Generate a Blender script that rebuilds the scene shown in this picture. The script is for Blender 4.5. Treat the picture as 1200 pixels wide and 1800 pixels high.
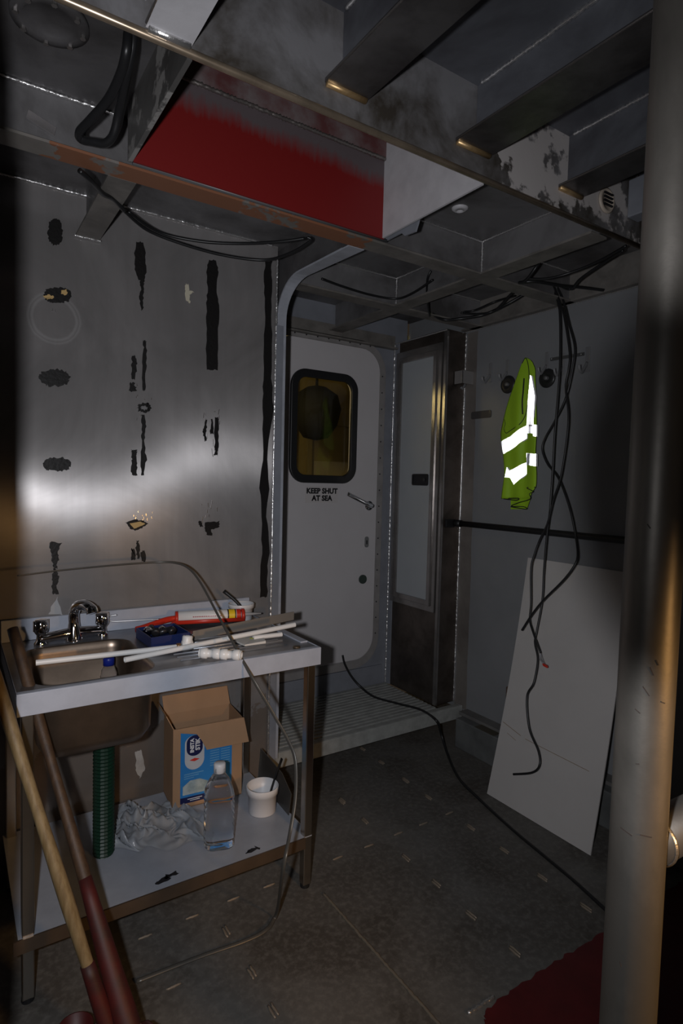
import bpy, bmesh, math, random
from mathutils import Vector as V, Matrix
random.seed(4)
PI = math.pi
sc = bpy.context.scene
COL = sc.collection
for o in list(bpy.data.objects): bpy.data.objects.remove(o)

# ---------------------------------------------------------------- camera
H = 1.55; FPX = 1039.08
_y, _p, _r = math.radians(33.535), math.radians(-3.018), math.radians(1.420)
Fw = V((math.sin(_y)*math.cos(_p), math.cos(_y)*math.cos(_p), math.sin(_p)))
_r0 = V((math.cos(_y), -math.sin(_y), 0)); _u0 = _r0.cross(Fw)
Rt = _r0*math.cos(_r)+_u0*math.sin(_r); Up = -_r0*math.sin(_r)+_u0*math.cos(_r)
CAM = V((0, 0, H))
cd = bpy.data.cameras.new('camera'); co = bpy.data.objects.new('camera', cd); COL.objects.link(co)
cd.sensor_fit = 'HORIZONTAL'; cd.sensor_width = 36; cd.lens = FPX/1200*36; cd.clip_start = .02
m = Matrix.Identity(4)
for i in range(3): m[i][0] = Rt[i]; m[i][1] = Up[i]; m[i][2] = -Fw[i]; m[i][3] = CAM[i]
co.matrix_world = m
sc.camera = co
sc.view_settings.view_transform = 'Standard'; sc.view_settings.look = 'None'
sc.view_settings.exposure = 0.0; sc.view_settings.gamma = 1; sc.view_settings.use_curve_mapping = False

# ---------------------------------------------------------------- world and lights
w = bpy.data.worlds.new('world'); sc.world = w; w.use_nodes = True
bg = w.node_tree.nodes['Background']; bg.inputs[0].default_value = (1.0, .72, .48, 1); bg.inputs[1].default_value = .022
def light(name, kind, loc, col, power, **k):
    d = bpy.data.lights.new(name, kind); d.color = col; d.energy = power
    for a, b in k.items(): setattr(d, a, b)
    o = bpy.data.objects.new(name, d); o.location = loc; COL.objects.link(o); return o
# camera flash, a hand's width beside the lens
fl = light('flash', 'SPOT', CAM-Rt*.125+Up*.0, (.95, .96, 1.0), 100, shadow_soft_size=.022, spot_size=math.radians(132), spot_blend=1.0)
fl.rotation_euler = (Fw-Rt*.12-Up*.02).to_track_quat('-Z', 'Y').to_euler()
# unmodelled lens barrel's shadow, put into the flash beam as a soft-edged dark patch
fl.data.use_nodes = True; _nt = fl.data.node_tree; _em = _nt.nodes['Emission']
_g = _nt.nodes.new('ShaderNodeNewGeometry')
def _dot(v):
    n = _nt.nodes.new('ShaderNodeVectorMath'); n.operation = 'DOT_PRODUCT'; n.inputs[1].default_value = v; _nt.links.new(_g.outputs['Incoming'], n.inputs[0]); return n.outputs['Value']
def _m(op, a, b):
    n = _nt.nodes.new('ShaderNodeMath'); n.operation = op
    for q, i in ((a, 0), (b, 1)):
        if isinstance(q, (int, float)): n.inputs[i].default_value = q
        else: _nt.links.new(q, n.inputs[i])
    return n.outputs[0]
_a = _m('DIVIDE', _dot(Rt), _dot(Fw)); _b = _m('DIVIDE', _dot(Up), _dot(Fw))
_e = _m('SQRT', _m('ADD', _m('POWER', _m('ABSOLUTE', _m('DIVIDE', _m('SUBTRACT', _a, .68), .27), 0), 2), _m('POWER', _m('ABSOLUTE', _m('DIVIDE', _m('SUBTRACT', _b, .04), .38), 0), 2)), 0)
_mr = _nt.nodes.new('ShaderNodeMapRange'); _mr.interpolation_type = 'SMOOTHSTEP'
for i_, v_ in ((1, .72), (2, 1.12), (3, .03), (4, 1.0)): _mr.inputs[i_].default_value = v_
_nt.links.new(_e, _mr.inputs[0]); _nt.links.new(_mr.outputs[0], _em.inputs['Strength'])
# work lamp further back in the hull, warm
wl = light('work_lamp', 'SPOT', (1.30, -.75, 1.30), (1.0, .55, .2), 70, shadow_soft_size=.10, spot_size=math.radians(50), spot_blend=.9)
wl.rotation_euler = (V((.93, .52, .85))-V((1.30, -.75, 1.30))).to_track_quat('-Z', 'Y').to_euler()
# lamp in the compartment behind the door window
light('passage_lamp', 'POINT', (1.45, 3.45, 2.2), (1.0, .78, .32), 7.5, shadow_soft_size=.12)

# ---------------------------------------------------------------- helpers
def ray(x, y): return Rt*((x-600)/FPX)-Up*((y-900)/FPX)+Fw
def on(x, y, ax, v):
    """world point seen at photo pixel x,y on the plane coordinate[ax] = v"""
    d = ray(x, y); return CAM+d*((v-CAM[ax])/d[ax])
def fl_(x, y, z=0.0): return on(x, y, 2, z)

def new_mat(name):
    mt = bpy.data.materials.new(name); mt.use_nodes = True
    return mt, mt.node_tree, mt.node_tree.nodes['Principled BSDF']
def nd(nt, t, **k):
    n = nt.nodes.new(t)
    for a, b in k.items():
        if a in n.inputs: n.inputs[a].default_value = b
        else: setattr(n, a, b)
    return n
def c4(c): return (c[0], c[1], c[2], 1)
def ramp(nt, fac, stops):
    r = nt.nodes.new('ShaderNodeValToRGB'); e = r.color_ramp.elements
    while len(e) < len(stops): e.new(.5)
    for i, (p, c) in enumerate(stops): e[i].position = p; e[i].color = c4(c) if isinstance(c, tuple) else (c, c, c, 1)
    nt.links.new(fac, r.inputs[0]); return r
def mixc(nt, fac, a, b):
    n = nt.nodes.new('ShaderNodeMix'); n.data_type = 'RGBA'
    if isinstance(fac, (int, float)): n.inputs[0].default_value = fac
    else: nt.links.new(fac, n.inputs[0])
    for s, i in ((a, 6), (b, 7)):
        if isinstance(s, tuple): n.inputs[i].default_value = c4(s)
        else: nt.links.new(s, n.inputs[i])
    return n.outputs[2]
def math_(nt, op, a, b=None, clamp=False):
    n = nt.nodes.new('ShaderNodeMath'); n.operation = op; n.use_clamp = clamp
    for s, i in ((a, 0), (b, 1)):
        if s is None: continue
        if isinstance(s, (int, float)): n.inputs[i].default_value = s
        else: nt.links.new(s, n.inputs[i])
    return n.outputs[0]
def pos(nt, scale=(1, 1, 1)):
    g = nt.nodes.new('ShaderNodeNewGeometry'); mp = nt.nodes.new('ShaderNodeMapping')
    mp.inputs['Scale'].default_value = scale; nt.links.new(g.outputs['Position'], mp.inputs[0]); return mp.outputs[0]
def noise(nt, scale, detail=4, rough=.55, vec=None, dist=0):
    n = nt.nodes.new('ShaderNodeTexNoise'); n.inputs['Scale'].default_value = scale; n.inputs['Detail'].default_value = detail
    n.inputs['Roughness'].default_value = rough; n.inputs['Distortion'].default_value = dist
    nt.links.new(vec if vec is not None else pos(nt), n.inputs['Vector']); return n.outputs[0]
def bump(nt, b, h, strength=.3, dist=.002):
    n = nt.nodes.new('ShaderNodeBump'); n.inputs['Strength'].default_value = strength; n.inputs['Distance'].default_value = dist
    nt.links.new(h, n.inputs['Height']); nt.links.new(n.outputs[0], b.inputs['Normal']); return n

def M(name, col, rough=.5, metal=0.0, var=0.0, vscale=6, bmp=0.0, bscale=60, spec=.5, trans=0.0, ior=1.45, stretch=(1, 1, 1), col2=None, coat=0):
    mt, nt, b = new_mat(name)
    b.inputs['Roughness'].default_value = rough; b.inputs['Metallic'].default_value = metal
    b.inputs['Specular IOR Level'].default_value = spec; b.inputs['Transmission Weight'].default_value = trans; b.inputs['IOR'].default_value = ior
    b.inputs['Coat Weight'].default_value = coat
    if var or col2:
        n = noise(nt, vscale, 5, .6, pos(nt, stretch))
        c2 = col2 or tuple(max(0, c*(1-var)) for c in col)
        r = ramp(nt, n, [(.35, c2), (.62, col)]); nt.links.new(r.outputs[0], b.inputs['Base Color'])
    else: b.inputs['Base Color'].default_value = c4(col)
    if bmp: bump(nt, b, noise(nt, bscale, 3, .5, pos(nt, stretch)), bmp, .002)
    return mt

def thing(name, label, cat, loc=(0, 0, 0), group=None, rot=(0, 0, 0)):
    o = bpy.data.objects.new(name, None); COL.objects.link(o); o.location = loc; o.rotation_euler = rot
    o['label'] = label; o['category'] = cat; o.empty_display_size = .05
    if group: o['group'] = group
    return o
def tag(o, label, cat, group=None):
    o['label'] = label; o['category'] = cat
    if group: o['group'] = group
    return o
def mk(name, bm, mat, parent=None, smooth=False, label=None, bevel=0, world=True, kind=None):
    """link the bmesh as ONE object; coordinates are world ones, the parent's location is taken off"""
    bmesh.ops.recalc_face_normals(bm, faces=bm.faces)
    me = bpy.data.meshes.new(name); 
    if parent is not None and world:
        bm.transform(gm(parent).inverted())
    bm.to_mesh(me); bm.free()
    if isinstance(mat, (list, tuple)):
        for q in mat: me.materials.append(q)
    else: me.materials.append(mat)
    if smooth:
        for p in me.polygons: p.use_smooth = True
    o = bpy.data.objects.new(name, me); COL.objects.link(o)
    if parent is not None: o.parent = parent
    if label: o['label'] = label
    if kind: o['kind'] = kind
    if bevel:
        md = o.modifiers.new('b', 'BEVEL'); md.width = bevel; md.segments = 2; md.limit_method = 'ANGLE'
    return o
def gm(o):
    mt = Matrix.Translation(o.location) @ o.rotation_euler.to_matrix().to_4x4()
    return gm(o.parent) @ mt if o.parent else mt
def st(name, bm, mat, parent=None, **k):
    o = mk(name, bm, mat, parent, **k)
    if parent is None: o['kind'] = 'structure'
    return o
def B(): return bmesh.new()
def box(bm, a, b, mi=0):
    a = V(a); b = V(b)
    vs = [bm.verts.new((x, y, z)) for z in (a.z, b.z) for y in (a.y, b.y) for x in (a.x, b.x)]
    for f in ((0, 2, 3, 1), (4, 5, 7, 6), (0, 1, 5, 4), (2, 6, 7, 3), (0, 4, 6, 2), (1, 3, 7, 5)):
        bm.faces.new([vs[i] for i in f]).material_index = mi
    return bm
def obox(bm, c, ax, ay, az):
    """box centred at c with half-axis vectors"""
    c = V(c); ax = V(ax); ay = V(ay); az = V(az)
    vs = [bm.verts.new(c+ax*i+ay*j+az*k) for k in (-1, 1) for j in (-1, 1) for i in (-1, 1)]
    for f in ((0, 2, 3, 1), (4, 5, 7, 6), (0, 1, 5, 4), (2, 6, 7, 3), (0, 4, 6, 2), (1, 3, 7, 5)):
        bm.faces.new([vs[i] for i in f])
    return bm
def smoothpath(pts, n=8):
    P = [V(p) for p in pts]
    if len(P) < 3: return P
    out = []
    for i in range(len(P)-1):
        p0 = P[max(i-1, 0)]; p1 = P[i]; p2 = P[i+1]; p3 = P[min(i+2, len(P)-1)]
        for k in range(n):
            t = k/n
            out.append(.5*((2*p1)+(p2-p0)*t+(2*p0-5*p1+4*p2-p3)*t*t+(3*p1-p0-3*p2+p3)*t**3))
    out.append(P[-1]); return out
def tube(bm, pts, r, seg=10, cap=True, rf=None, flat=None):
    """tube along points; rf(i,n)->radius factor; flat=(a,b) gives an elliptic section"""
    P = [V(p) for p in pts]; n = len(P)
    t = (P[1]-P[0]).normalized(); ref = V((0, 0, 1)) if abs(t.z) < .9 else V((1, 0, 0))
    nrm = (ref-t*ref.dot(t)).normalized(); rings = []
    for i in range(n):
        t = (P[min(i+1, n-1)]-P[max(i-1, 0)])
        if t.length < 1e-9: t = V((0, 0, 1))
        t.normalize(); nrm = nrm-t*nrm.dot(t)
        if nrm.length < 1e-6: nrm = t.orthogonal()
        nrm.normalize(); bi = t.cross(nrm); rr = r*(rf(i, n) if rf else 1)
        fa, fb = flat or (1, 1)
        rings.append([bm.verts.new(P[i]+(nrm*math.cos(2*PI*k/seg)*fa+bi*math.sin(2*PI*k/seg)*fb)*rr) for k in range(seg)])
    for i in range(n-1):
        for k in range(seg):
            bm.faces.new((rings[i][k], rings[i][(k+1) % seg], rings[i+1][(k+1) % seg], rings[i+1][k]))
    if cap: bm.faces.new(rings[0][::-1]); bm.faces.new(rings[-1])
    return bm
def cyl(bm, a, b, r, seg=20, r2=None):
    if r2 is None: return tube(bm, [a, b], r, seg)
    return tube(bm, [a, b], r, seg, rf=lambda i, n: 1 if i == 0 else r2/r)
def lathe(bm, prof, c=(0, 0, 0), axis=(0, 0, 1), seg=32, sq=0, close=False):
    """profile of (radius, height); sq>0 squares the section"""
    c = V(c); ax = V(axis).normalized(); u = ax.orthogonal().normalized(); v = ax.cross(u); rings = []
    for (r, h) in prof:
        ring = []
        for k in range(seg):
            a = 2*PI*(k+.5)/seg; f = 1
            if sq: f = (abs(math.cos(a))**sq+abs(math.sin(a))**sq)**(-1/sq)
            ring.append(bm.verts.new(c+ax*h+(u*math.cos(a)+v*math.sin(a))*r*f))
        rings.append(ring)
    for i in range(len(rings)-1):
        for k in range(seg): bm.faces.new((rings[i][k], rings[i][(k+1) % seg], rings[i+1][(k+1) % seg], rings[i+1][k]))
    if close:
        bm.faces.new(rings[0][::-1]); bm.faces.new(rings[-1])
    return bm
def rrect(x0, x1, y0, y1, r, n=8):
    o = []
    for cx, cy, a0 in ((x1-r, y1-r, 0), (x0+r, y1-r, PI/2), (x0+r, y0+r, PI), (x1-r, y0+r, 3*PI/2)):
        for k in range(n+1):
            a = a0+PI/2*k/n; o.append((cx+r*math.cos(a), cy+r*math.sin(a)))
    return o
def plate(bm, outline, f, t, hole=None):
    """extrude a 2D outline; f(u,v,d) -> 3D with d from 0 to t; hole has the same number of points"""
    a = [bm.verts.new(f(u, v, 0)) for u, v in outline]; b = [bm.verts.new(f(u, v, t)) for u, v in outline]; n = len(a)
    for i in range(n): bm.faces.new((a[i], a[(i+1) % n], b[(i+1) % n], b[i]))
    if hole:
        c = [bm.verts.new(f(u, v, 0)) for u, v in hole]; d = [bm.verts.new(f(u, v, t)) for u, v in hole]
        for i in range(n):
            j = (i+1) % n
            bm.faces.new((c[i], c[j], d[j], d[i])); bm.faces.new((a[i], a[j], c[j], c[i])); bm.faces.new((b[i], b[j], d[j], d[i]))
    else:
        bm.faces.new(a); bm.faces.new(b)
    return bm
def rag(pts, amp, n=6, seed=0):
    """roughen a 2D outline"""
    rn = random.Random(seed); o = []
    for i in range(len(pts)):
        a = pts[i]; b = pts[(i+1) % len(pts)]
        for k in range(n):
            t = k/n; o.append((a[0]+(b[0]-a[0])*t+rn.uniform(-amp, amp), a[1]+(b[1]-a[1])*t+rn.uniform(-amp, amp)))
    return o
def weld(name, a, b, mat, parent=None, r=.006, step=.006, seed=1):
    rn = random.Random(seed); a = V(a); b = V(b); n = max(4, int((b-a).length/step)); bm = B()
    pts = [a.lerp(b, i/n)+V((rn.uniform(-1, 1), rn.uniform(-1, 1), rn.uniform(-1, 1)))*r*.18 for i in range(n+1)]
    tube(bm, pts, r, 7, rf=lambda i, n: .75+.35*((i % 2))+rn.uniform(-.12, .12))
    return mk(name, bm, mat, parent, smooth=True)
def textmesh(body, size, mat, name, parent, origin, right, up, depth=.0004, align='CENTER', bold=0.0, spacing=1.0):
    c = bpy.data.curves.new(name, 'FONT'); c.body = body; c.size = size; c.extrude = depth; c.align_x = align; c.align_y = 'CENTER'; c.offset = bold; c.space_character = spacing
    c.resolution_u = 3
    t = bpy.data.objects.new('tmp', c); COL.objects.link(t)
    dg = bpy.context.evaluated_depsgraph_get(); me = bpy.data.meshes.new_from_object(t.evaluated_get(dg)); bpy.data.objects.remove(t)
    r = V(right).normalized(); u = V(up).normalized(); n = r.cross(u)
    mt = Matrix.Identity(4)
    for i in range(3): mt[i][0] = r[i]; mt[i][1] = u[i]; mt[i][2] = n[i]; mt[i][3] = origin[i]
    me.transform(gm(parent).inverted() @ mt); me.materials.clear(); me.materials.append(mat)
    o = bpy.data.objects.new(name, me); COL.objects.link(o); o.parent = parent; return o

# ---------------------------------------------------------------- materials
def hull_metal(name, c1, c2, rough=(.35, .6), metal=.75, scale=2.5, patch=None, bm_=.25, pscale=5, pth=.6, stretch=(1, 1, 1), prange=None):
    mt, nt, b = new_mat(name)
    n1 = noise(nt, scale, 6, .62, pos(nt, stretch), .35)
    col = ramp(nt, n1, [(.37, c2), (.61, c1)]).outputs[0]
    if patch:
        n2 = noise(nt, pscale, 7, .62)
        f = ramp(nt, n2, [(pth-.015, 0.0), (pth+.015, 1.0)]).outputs[0]
        if prange:
            g = nt.nodes.new('ShaderNodeNewGeometry'); s = nt.nodes.new('ShaderNodeSeparateXYZ'); nt.links.new(g.outputs['Position'], s.inputs[0])
            x = s.outputs[prange[0]]
            wob = math_(nt, 'ADD', x, math_(nt, 'MULTIPLY', math_(nt, 'SUBTRACT', n2, .5), .35))
            f1 = math_(nt, 'MULTIPLY', math_(nt, 'GREATER_THAN', wob, prange[1]), math_(nt, 'LESS_THAN', wob, prange[2]))
            f = math_(nt, 'MULTIPLY', f, f1)
        col = mixc(nt, f, col, patch)
        nt.links.new(math_(nt, 'MULTIPLY', math_(nt, 'SUBTRACT', 1.0, f), metal), b.inputs['Metallic'])
    else: b.inputs['Metallic'].default_value = metal
    nt.links.new(col, b.inputs['Base Color'])
    n3 = noise(nt, 9, 4, .6)
    mr = nt.nodes.new('ShaderNodeMapRange'); mr.inputs[3].default_value = rough[0]; mr.inputs[4].default_value = rough[1]
    nt.links.new(n3, mr.inputs[0]); nt.links.new(mr.outputs[0], b.inputs['Roughness'])
    bump(nt, b, noise(nt, 35, 4, .6), bm_, .002)
    return mt
alu_dark = hull_metal('hull_metal_dark', (.17, .165, .17), (.07, .065, .065), metal=.5)
alu_grey = hull_metal('hull_metal_grey', (.20, .195, .20), (.085, .08, .08), metal=.35, rough=(.45, .7))
alu_beamA = hull_metal('beam_metal', (.34, .33, .33), (.16, .14, .12), metal=.45, rough=(.4, .65), scale=3.2)
flange_grey = hull_metal('flange_grey', (.20, .185, .17), (.13, .12, .11), metal=.15, rough=(.45, .7), scale=8)
flange_primer = hull_metal('flange_primer', (.22, .2, .185), (.15, .14, .125), metal=.15, rough=(.5, .7), patch=(.22, .09, .045), pscale=7, pth=.42, prange=(0, .28, 1.35))
deck_blue = hull_metal('deck_blue_grey', (.16, .168, .19), (.07, .07, .08), metal=.3, rough=(.4, .65), scale=2)
tee_metal = hull_metal('tee_bar_metal', (.26, .25, .25), (.12, .11, .11), metal=.9, rough=(.22, .4), scale=4)
edge_orange = hull_metal('warm_reflection_edge', (.55, .38, .2), (.4, .26, .12), metal=.7, rough=(.3, .5), scale=20)  # warm reflection on the tee bar ends, put into the colour as orange
weld_m = M('weld_bead', (.75, .74, .74), .3, .9, bmp=.5, bscale=200)
paint_white = M('white_paint', (.50, .49, .51), .45, var=.12, vscale=14, bmp=.15, bscale=80)
door_white = M('door_white', (.53, .505, .515), .4, var=.04, vscale=5)
wall_grey = M('grey_wall_paint', (.21, .215, .225), .42, var=.1, vscale=3, bmp=.12, bscale=120)
frame_blue = M('blue_grey_paint', (.21, .22, .25), .45, var=.15, vscale=8, bmp=.1)
red_paint = M('red', (.34, .012, .012), .5)
white_board = M('white_board', (.46, .44, .43), .5, var=.06, vscale=3)
black_rub = M('black_rubber', (.012, .012, .013), .45)
black_cable = M('black_cable', (.012, .012, .013), .38)
tar = M('adhesive', (.010, .009, .009), .5, bmp=.5, bscale=90, spec=.25)
foam_y = M('foam_yellow', (.5, .33, .13), .6, bmp=.5, bscale=100)
chrome = M('chrome', (.8, .8, .82), .06, 1.0)
steel_sink = M('sink_steel', (.42, .41, .40), .25, 1.0, var=.1, vscale=20)
steel_leg = M('brushed_leg', (.45, .42, .38), .28, 1.0)
film = M('film_blue_white', (.36, .39, .46), .3, var=.12, vscale=10, bmp=.3, bscale=30)
pvc = M('white_plastic_pipe', (.68, .68, .68), .35)
plastic_w = M('white_tub_plastic', (.6, .6, .62), .35)
card = M('cardboard', (.33, .2, .115), .8, var=.12, vscale=8, bmp=.2, bscale=60, stretch=(1, 1, .3))
blue_pl = M('blue_plastic', (.008, .018, .085), .4)
red_tool = M('red_tool', (.5, .03, .015), .35)
dark_st = hull_metal('dark_stainless', (.16, .135, .12), (.09, .075, .065), metal=.85, rough=(.28, .5), scale=5)
trim_alu = M('bright_trim', (.36, .34, .33), .25, .85, var=.2, vscale=10)
hatch_white = M('hatch_white', (.36, .38, .40), .5, var=.04)
wood_l = M('pale_wood', (.18, .13, .065), .55, col2=(.12, .08, .035), vscale=12, stretch=(8, 8, .7), bmp=.2)
wood_d = M('dark_wood', (.055, .03, .015), .6, col2=(.03, .016, .009), vscale=10, stretch=(6, 6, .7), bmp=.2)
glass = M('glass', (1, 1, 1), .02, trans=1.0, ior=1.45)
clearpl = M('clear_plastic', (.93, .96, 1), .04, trans=1.0, ior=1.12)
water = M('water', (.95, .98, 1), .0, trans=1.0, ior=1.33)
ink = M('black_ink', (.01, .01, .012), .5)

# brushed bulkhead plate: vertical grain spreads the flash sideways, gentle buckling bends it
def bulkhead_mat():
    mt, nt, b = new_mat('brushed_bulkhead')
    n1 = noise(nt, 1.6, 6, .6, None, 1.5); n2 = noise(nt, 3, 5, .6, pos(nt, (9, 9, .5)))
    col = ramp(nt, n1, [(.3, (.22, .21, .21)), (.7, (.38, .36, .36))]).outputs[0]
    col = mixc(nt, math_(nt, 'MULTIPLY', n2, .6), col, (.20, .19, .185))
    # grime lower down
    g = nt.nodes.new('ShaderNodeNewGeometry'); s = nt.nodes.new('ShaderNodeSeparateXYZ'); nt.links.new(g.outputs['Position'], s.inputs[0])
    n4 = noise(nt, 6, 6, .65); low = math_(nt, 'LESS_THAN', math_(nt, 'ADD', s.outputs[2], math_(nt, 'MULTIPLY', n4, .5)), .72)
    col = mixc(nt, math_(nt, 'MULTIPLY', low, .55), col, (.16, .11, .07))
    # circular sander swirls
    x = math_(nt, 'SUBTRACT', s.outputs[0], .335); z = math_(nt, 'SUBTRACT', s.outputs[2], 2.135)
    d = math_(nt, 'SQRT', math_(nt, 'ADD', math_(nt, 'MULTIPLY', x, x), math_(nt, 'MULTIPLY', z, z)))
    ring = ramp(nt, math_(nt, 'MULTIPLY', math_(nt, 'ADD', d, math_(nt, 'MULTIPLY', n4, .02)), 5.0), [(.40, 0.0), (.44, .35), (.48, .05), (.50, .3), (.54, 0.0)]).outputs[0]
    col = mixc(nt, ring, col, (.55, .54, .54))
    nt.links.new(col, b.inputs['Base Color'])
    b.inputs['Metallic'].default_value = .42; b.inputs['Anisotropic'].default_value = 1.0
    b.inputs['Anisotropic Rotation'].default_value = ANI
    tg = nt.nodes.new('ShaderNodeTangent'); tg.direction_type = 'UV_MAP'; tg.uv_map = 'UVMap'
    nt.links.new(tg.outputs[0], b.inputs['Tangent'])
    mr = nt.nodes.new('ShaderNodeMapRange'); mr.inputs[3].default_value = .33; mr.inputs[4].default_value = .45
    nt.links.new(noise(nt, 5, 4), mr.inputs[0]); nt.links.new(mr.outputs[0], b.inputs['Roughness'])
    wv = math_(nt, 'MULTIPLY', math_(nt, 'SUBTRACT', s.outputs[2], 1.6), math_(nt, 'MULTIPLY', math_(nt, 'SINE', math_(nt, 'MULTIPLY', math_(nt, 'SUBTRACT', s.outputs[0], .75), 4.5)), .045))
    b0 = nt.nodes.new('ShaderNodeBump'); b0.inputs['Strength'].default_value = 1; b0.inputs['Distance'].default_value = 1; nt.links.new(wv, b0.inputs['Height'])
    fine = noise(nt, 2.4, 2, .4, pos(nt, (1.0, 1, .35))); fine2 = noise(nt, 40, 3, .5, pos(nt, (4, 4, .12)))
    b1 = nt.nodes.new('ShaderNodeBump'); b1.inputs['Strength'].default_value = .3; b1.inputs['Distance'].default_value = .03; nt.links.new(b0.outputs[0], b1.inputs['Normal']); nt.links.new(fine, b1.inputs['Height'])
    b2 = nt.nodes.new('ShaderNodeBump'); b2.inputs['Strength'].default_value = .1; b2.inputs['Distance'].default_value = .001; nt.links.new(fine2, b2.inputs['Height'])
    nt.links.new(b1.outputs[0], b2.inputs['Normal']); nt.links.new(b2.outputs[0], b.inputs['Normal'])
    return mt
ANI = 0.0
bulk_m = bulkhead_mat()

def floor_mat():
    mt, nt, b = new_mat('deck_paint')
    n = noise(nt, 2.2, 7, .65, None, .6); n2 = noise(nt, 45, 4, .6)
    c = ramp(nt, n, [(.35, (.06, .053, .046)), (.62, (.112, .107, .10))]).outputs[0]
    c = mixc(nt, ramp(nt, n2, [(.45, 0.0), (.7, .4)]).outputs[0], c, (.19, .18, .165))
    nt.links.new(c, b.inputs['Base Color']); b.inputs['Roughness'].default_value = .6; b.inputs['Specular IOR Level'].default_value = .35
    bump(nt, b, n2, .25, .001); return mt
floor_m = floor_mat()
def trunk_mat():
    """red coaming plate whose paint is ground away along the weld at its top"""
    mt, nt, b = new_mat('red_ground_plate')
    g = nt.nodes.new('ShaderNodeNewGeometry'); s = nt.nodes.new('ShaderNodeSeparateXYZ'); nt.links.new(g.outputs['Position'], s.inputs[0])
    n = noise(nt, 3, 6, .6); ns = noise(nt, 14, 5, .6, pos(nt, (5, 1, .7)))
    k = math_(nt, 'ADD', s.outputs[2], math_(nt, 'ADD', math_(nt, 'MULTIPLY', n, .12), math_(nt, 'MULTIPLY', ns, .05)))
    f = ramp(nt, math_(nt, 'MULTIPLY', math_(nt, 'SUBTRACT', k, 2.70), 10, True), [(.25, 0.0), (.85, 1.0)]).outputs[0]
    c = mixc(nt, f, (.17, .007, .007), (.10, .08, .085))
    nt.links.new(c, b.inputs['Base Color']); b.inputs['Roughness'].default_value = .5
    bump(nt, b, noise(nt, 120, 3), .15, .001); return mt
trunk_m = trunk_mat()
maroon = M('maroon_primer', (.10, .035, .035), .55, col2=(.16, .13, .13), vscale=9)
beamA_m = hull_metal('main_beam_metal', (.25, .245, .255), (.06, .05, .04), metal=.35, rough=(.4, .65), scale=4.2, patch=(.44, .41, .40), pscale=4.5, pth=.50, prange=(0, 1.42, 2.4))

# ================================================================ STRUCTURE
DK, DF, ZB = 2.62, 2.72, 2.46         # rear deck, fore deck, underside of the beams
X2, Ys, Yd, XL, YL = 2.60, 2.50, 3.10, 2.445, 2.61
# floor
bm = B(); box(bm, (-1.4, -2.2, -.03), (3.4, 3.3, 0)); floor = st('floor', bm, floor_m)
# seam between floor plates and the red-painted area
weld('floor_seam', (1.155, -1.0, .001), (1.155, 1.80, .001), M('floor_seam_m', (.13, .11, .085), .6, bmp=.5), floor, r=.006, step=.012, seed=3)
bm = B(); weldpts = [(1.155, 1.80), (1.155, 1.15), (1.0, 1.12)]
red_floor = M('red_floor_paint', (.085, .007, .008), .5, var=.25, vscale=12, bmp=.2)
edge = [(1.24, 1.08), (1.31, 1.135), (1.6, 1.138), (1.87, 1.13), (2.3, 1.125), (2.56, 1.12), (2.56, -.6), (1.24, -.6)]
rg = []
rn = random.Random(8)
for i in range(5):
    a, b_ = edge[i], edge[i+1]
    for k in range(16):
        t = k/16; rg.append((a[0]+(b_[0]-a[0])*t+rn.uniform(-.004, .004), a[1]+(b_[1]-a[1])*t+rn.uniform(-.006, .006)))
rg += edge[5:]
plate(bm, rg, lambda u, v, d: V((u, v, d)), .0015); mk('red_paint', bm, red_floor, floor, label='dark red painted area of deck')
weld('scorched_bead', fl_(822, 1782, .004), fl_(868, 1752, .004), weld_m, floor, r=.006, seed=5)
# weld beads left on the floor
bead_m = M('floor_bead', (.22, .18, .14), .5, .2, bmp=.5, bscale=150)
sp1 = [(285,45),(360,100),(430,150),(345,185),(262,217),(165,258),(62,298),(75,110),(150,178),(285,300),(385,385),(500,490),(645,610),(500,200),(610,275),(735,365),(880,465)]
ori1 = [0,0,1,1,1,1,1,0,0,0,0,0,0,0,0,0,0]
spots = [(560+x/1.875, 1350+y/1.875, o) for (x, y), o in zip(sp1, ori1)]
spots += [(x/2, 1450+y/2, o) for x, y, o in ((945,215,1),(820,262,1),(675,325,1),(510,395,1),(880,525,0),(790,380,0),(610,570,1),(955,660,0))]
spots += [(460+x/2.727, 1180+y/2.727, o) for x, y, o in ((570,440,0),(685,525,0),(380,630,0),(490,720,0),(480,375,0))]
for i, (x, y, o) in enumerate(spots):
    p = fl_(x, y, 0); d = V((1, 0, 0)) if o else V((0, 1, 0)); rn = random.Random(i); bm = B()
    for s in (0, 1) if not o else (0,):
        q = p+V((.011*s, .006*s, .002)); pts = [q+d*(k-3)*.008+V((rn.uniform(-.0012, .0012), rn.uniform(-.0012, .0012), 0)) for k in range(7)]
        tube(bm, pts, .0045, 6, rf=lambda i, n: .5+.5*math.sin(PI*(i+.6)/(n+.2)))
    mk('weld_bead', bm, bead_m, floor, smooth=True)

# walls
def uvplane(name, x0, x1, z0, z1, y, t, mat):
    bm = B(); box(bm, (x0, y, z0), (x1, y+t, z1)); uv = bm.loops.layers.uv.new('UVMap')
    for f in bm.faces:
        for l in f.loops: l[uv].uv = (l.vert.co.x, l.vert.co.z)
    return st(name, bm, mat)
wall_back = uvplane('wall_back', -1.3, 1.27, 0, DK+.1, Ys, .05, bulk_m)
bm = B(); box(bm, (-1.35, -2.2, 0), (-1.3, Ys+.05, 2.9)); st('wall_left', bm, alu_dark)
bm = B(); box(bm, (X2, -2.2, .17), (X2+.05, Yd+.05, 2.9)); wall_right = st('wall_right', bm, wall_grey)
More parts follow.
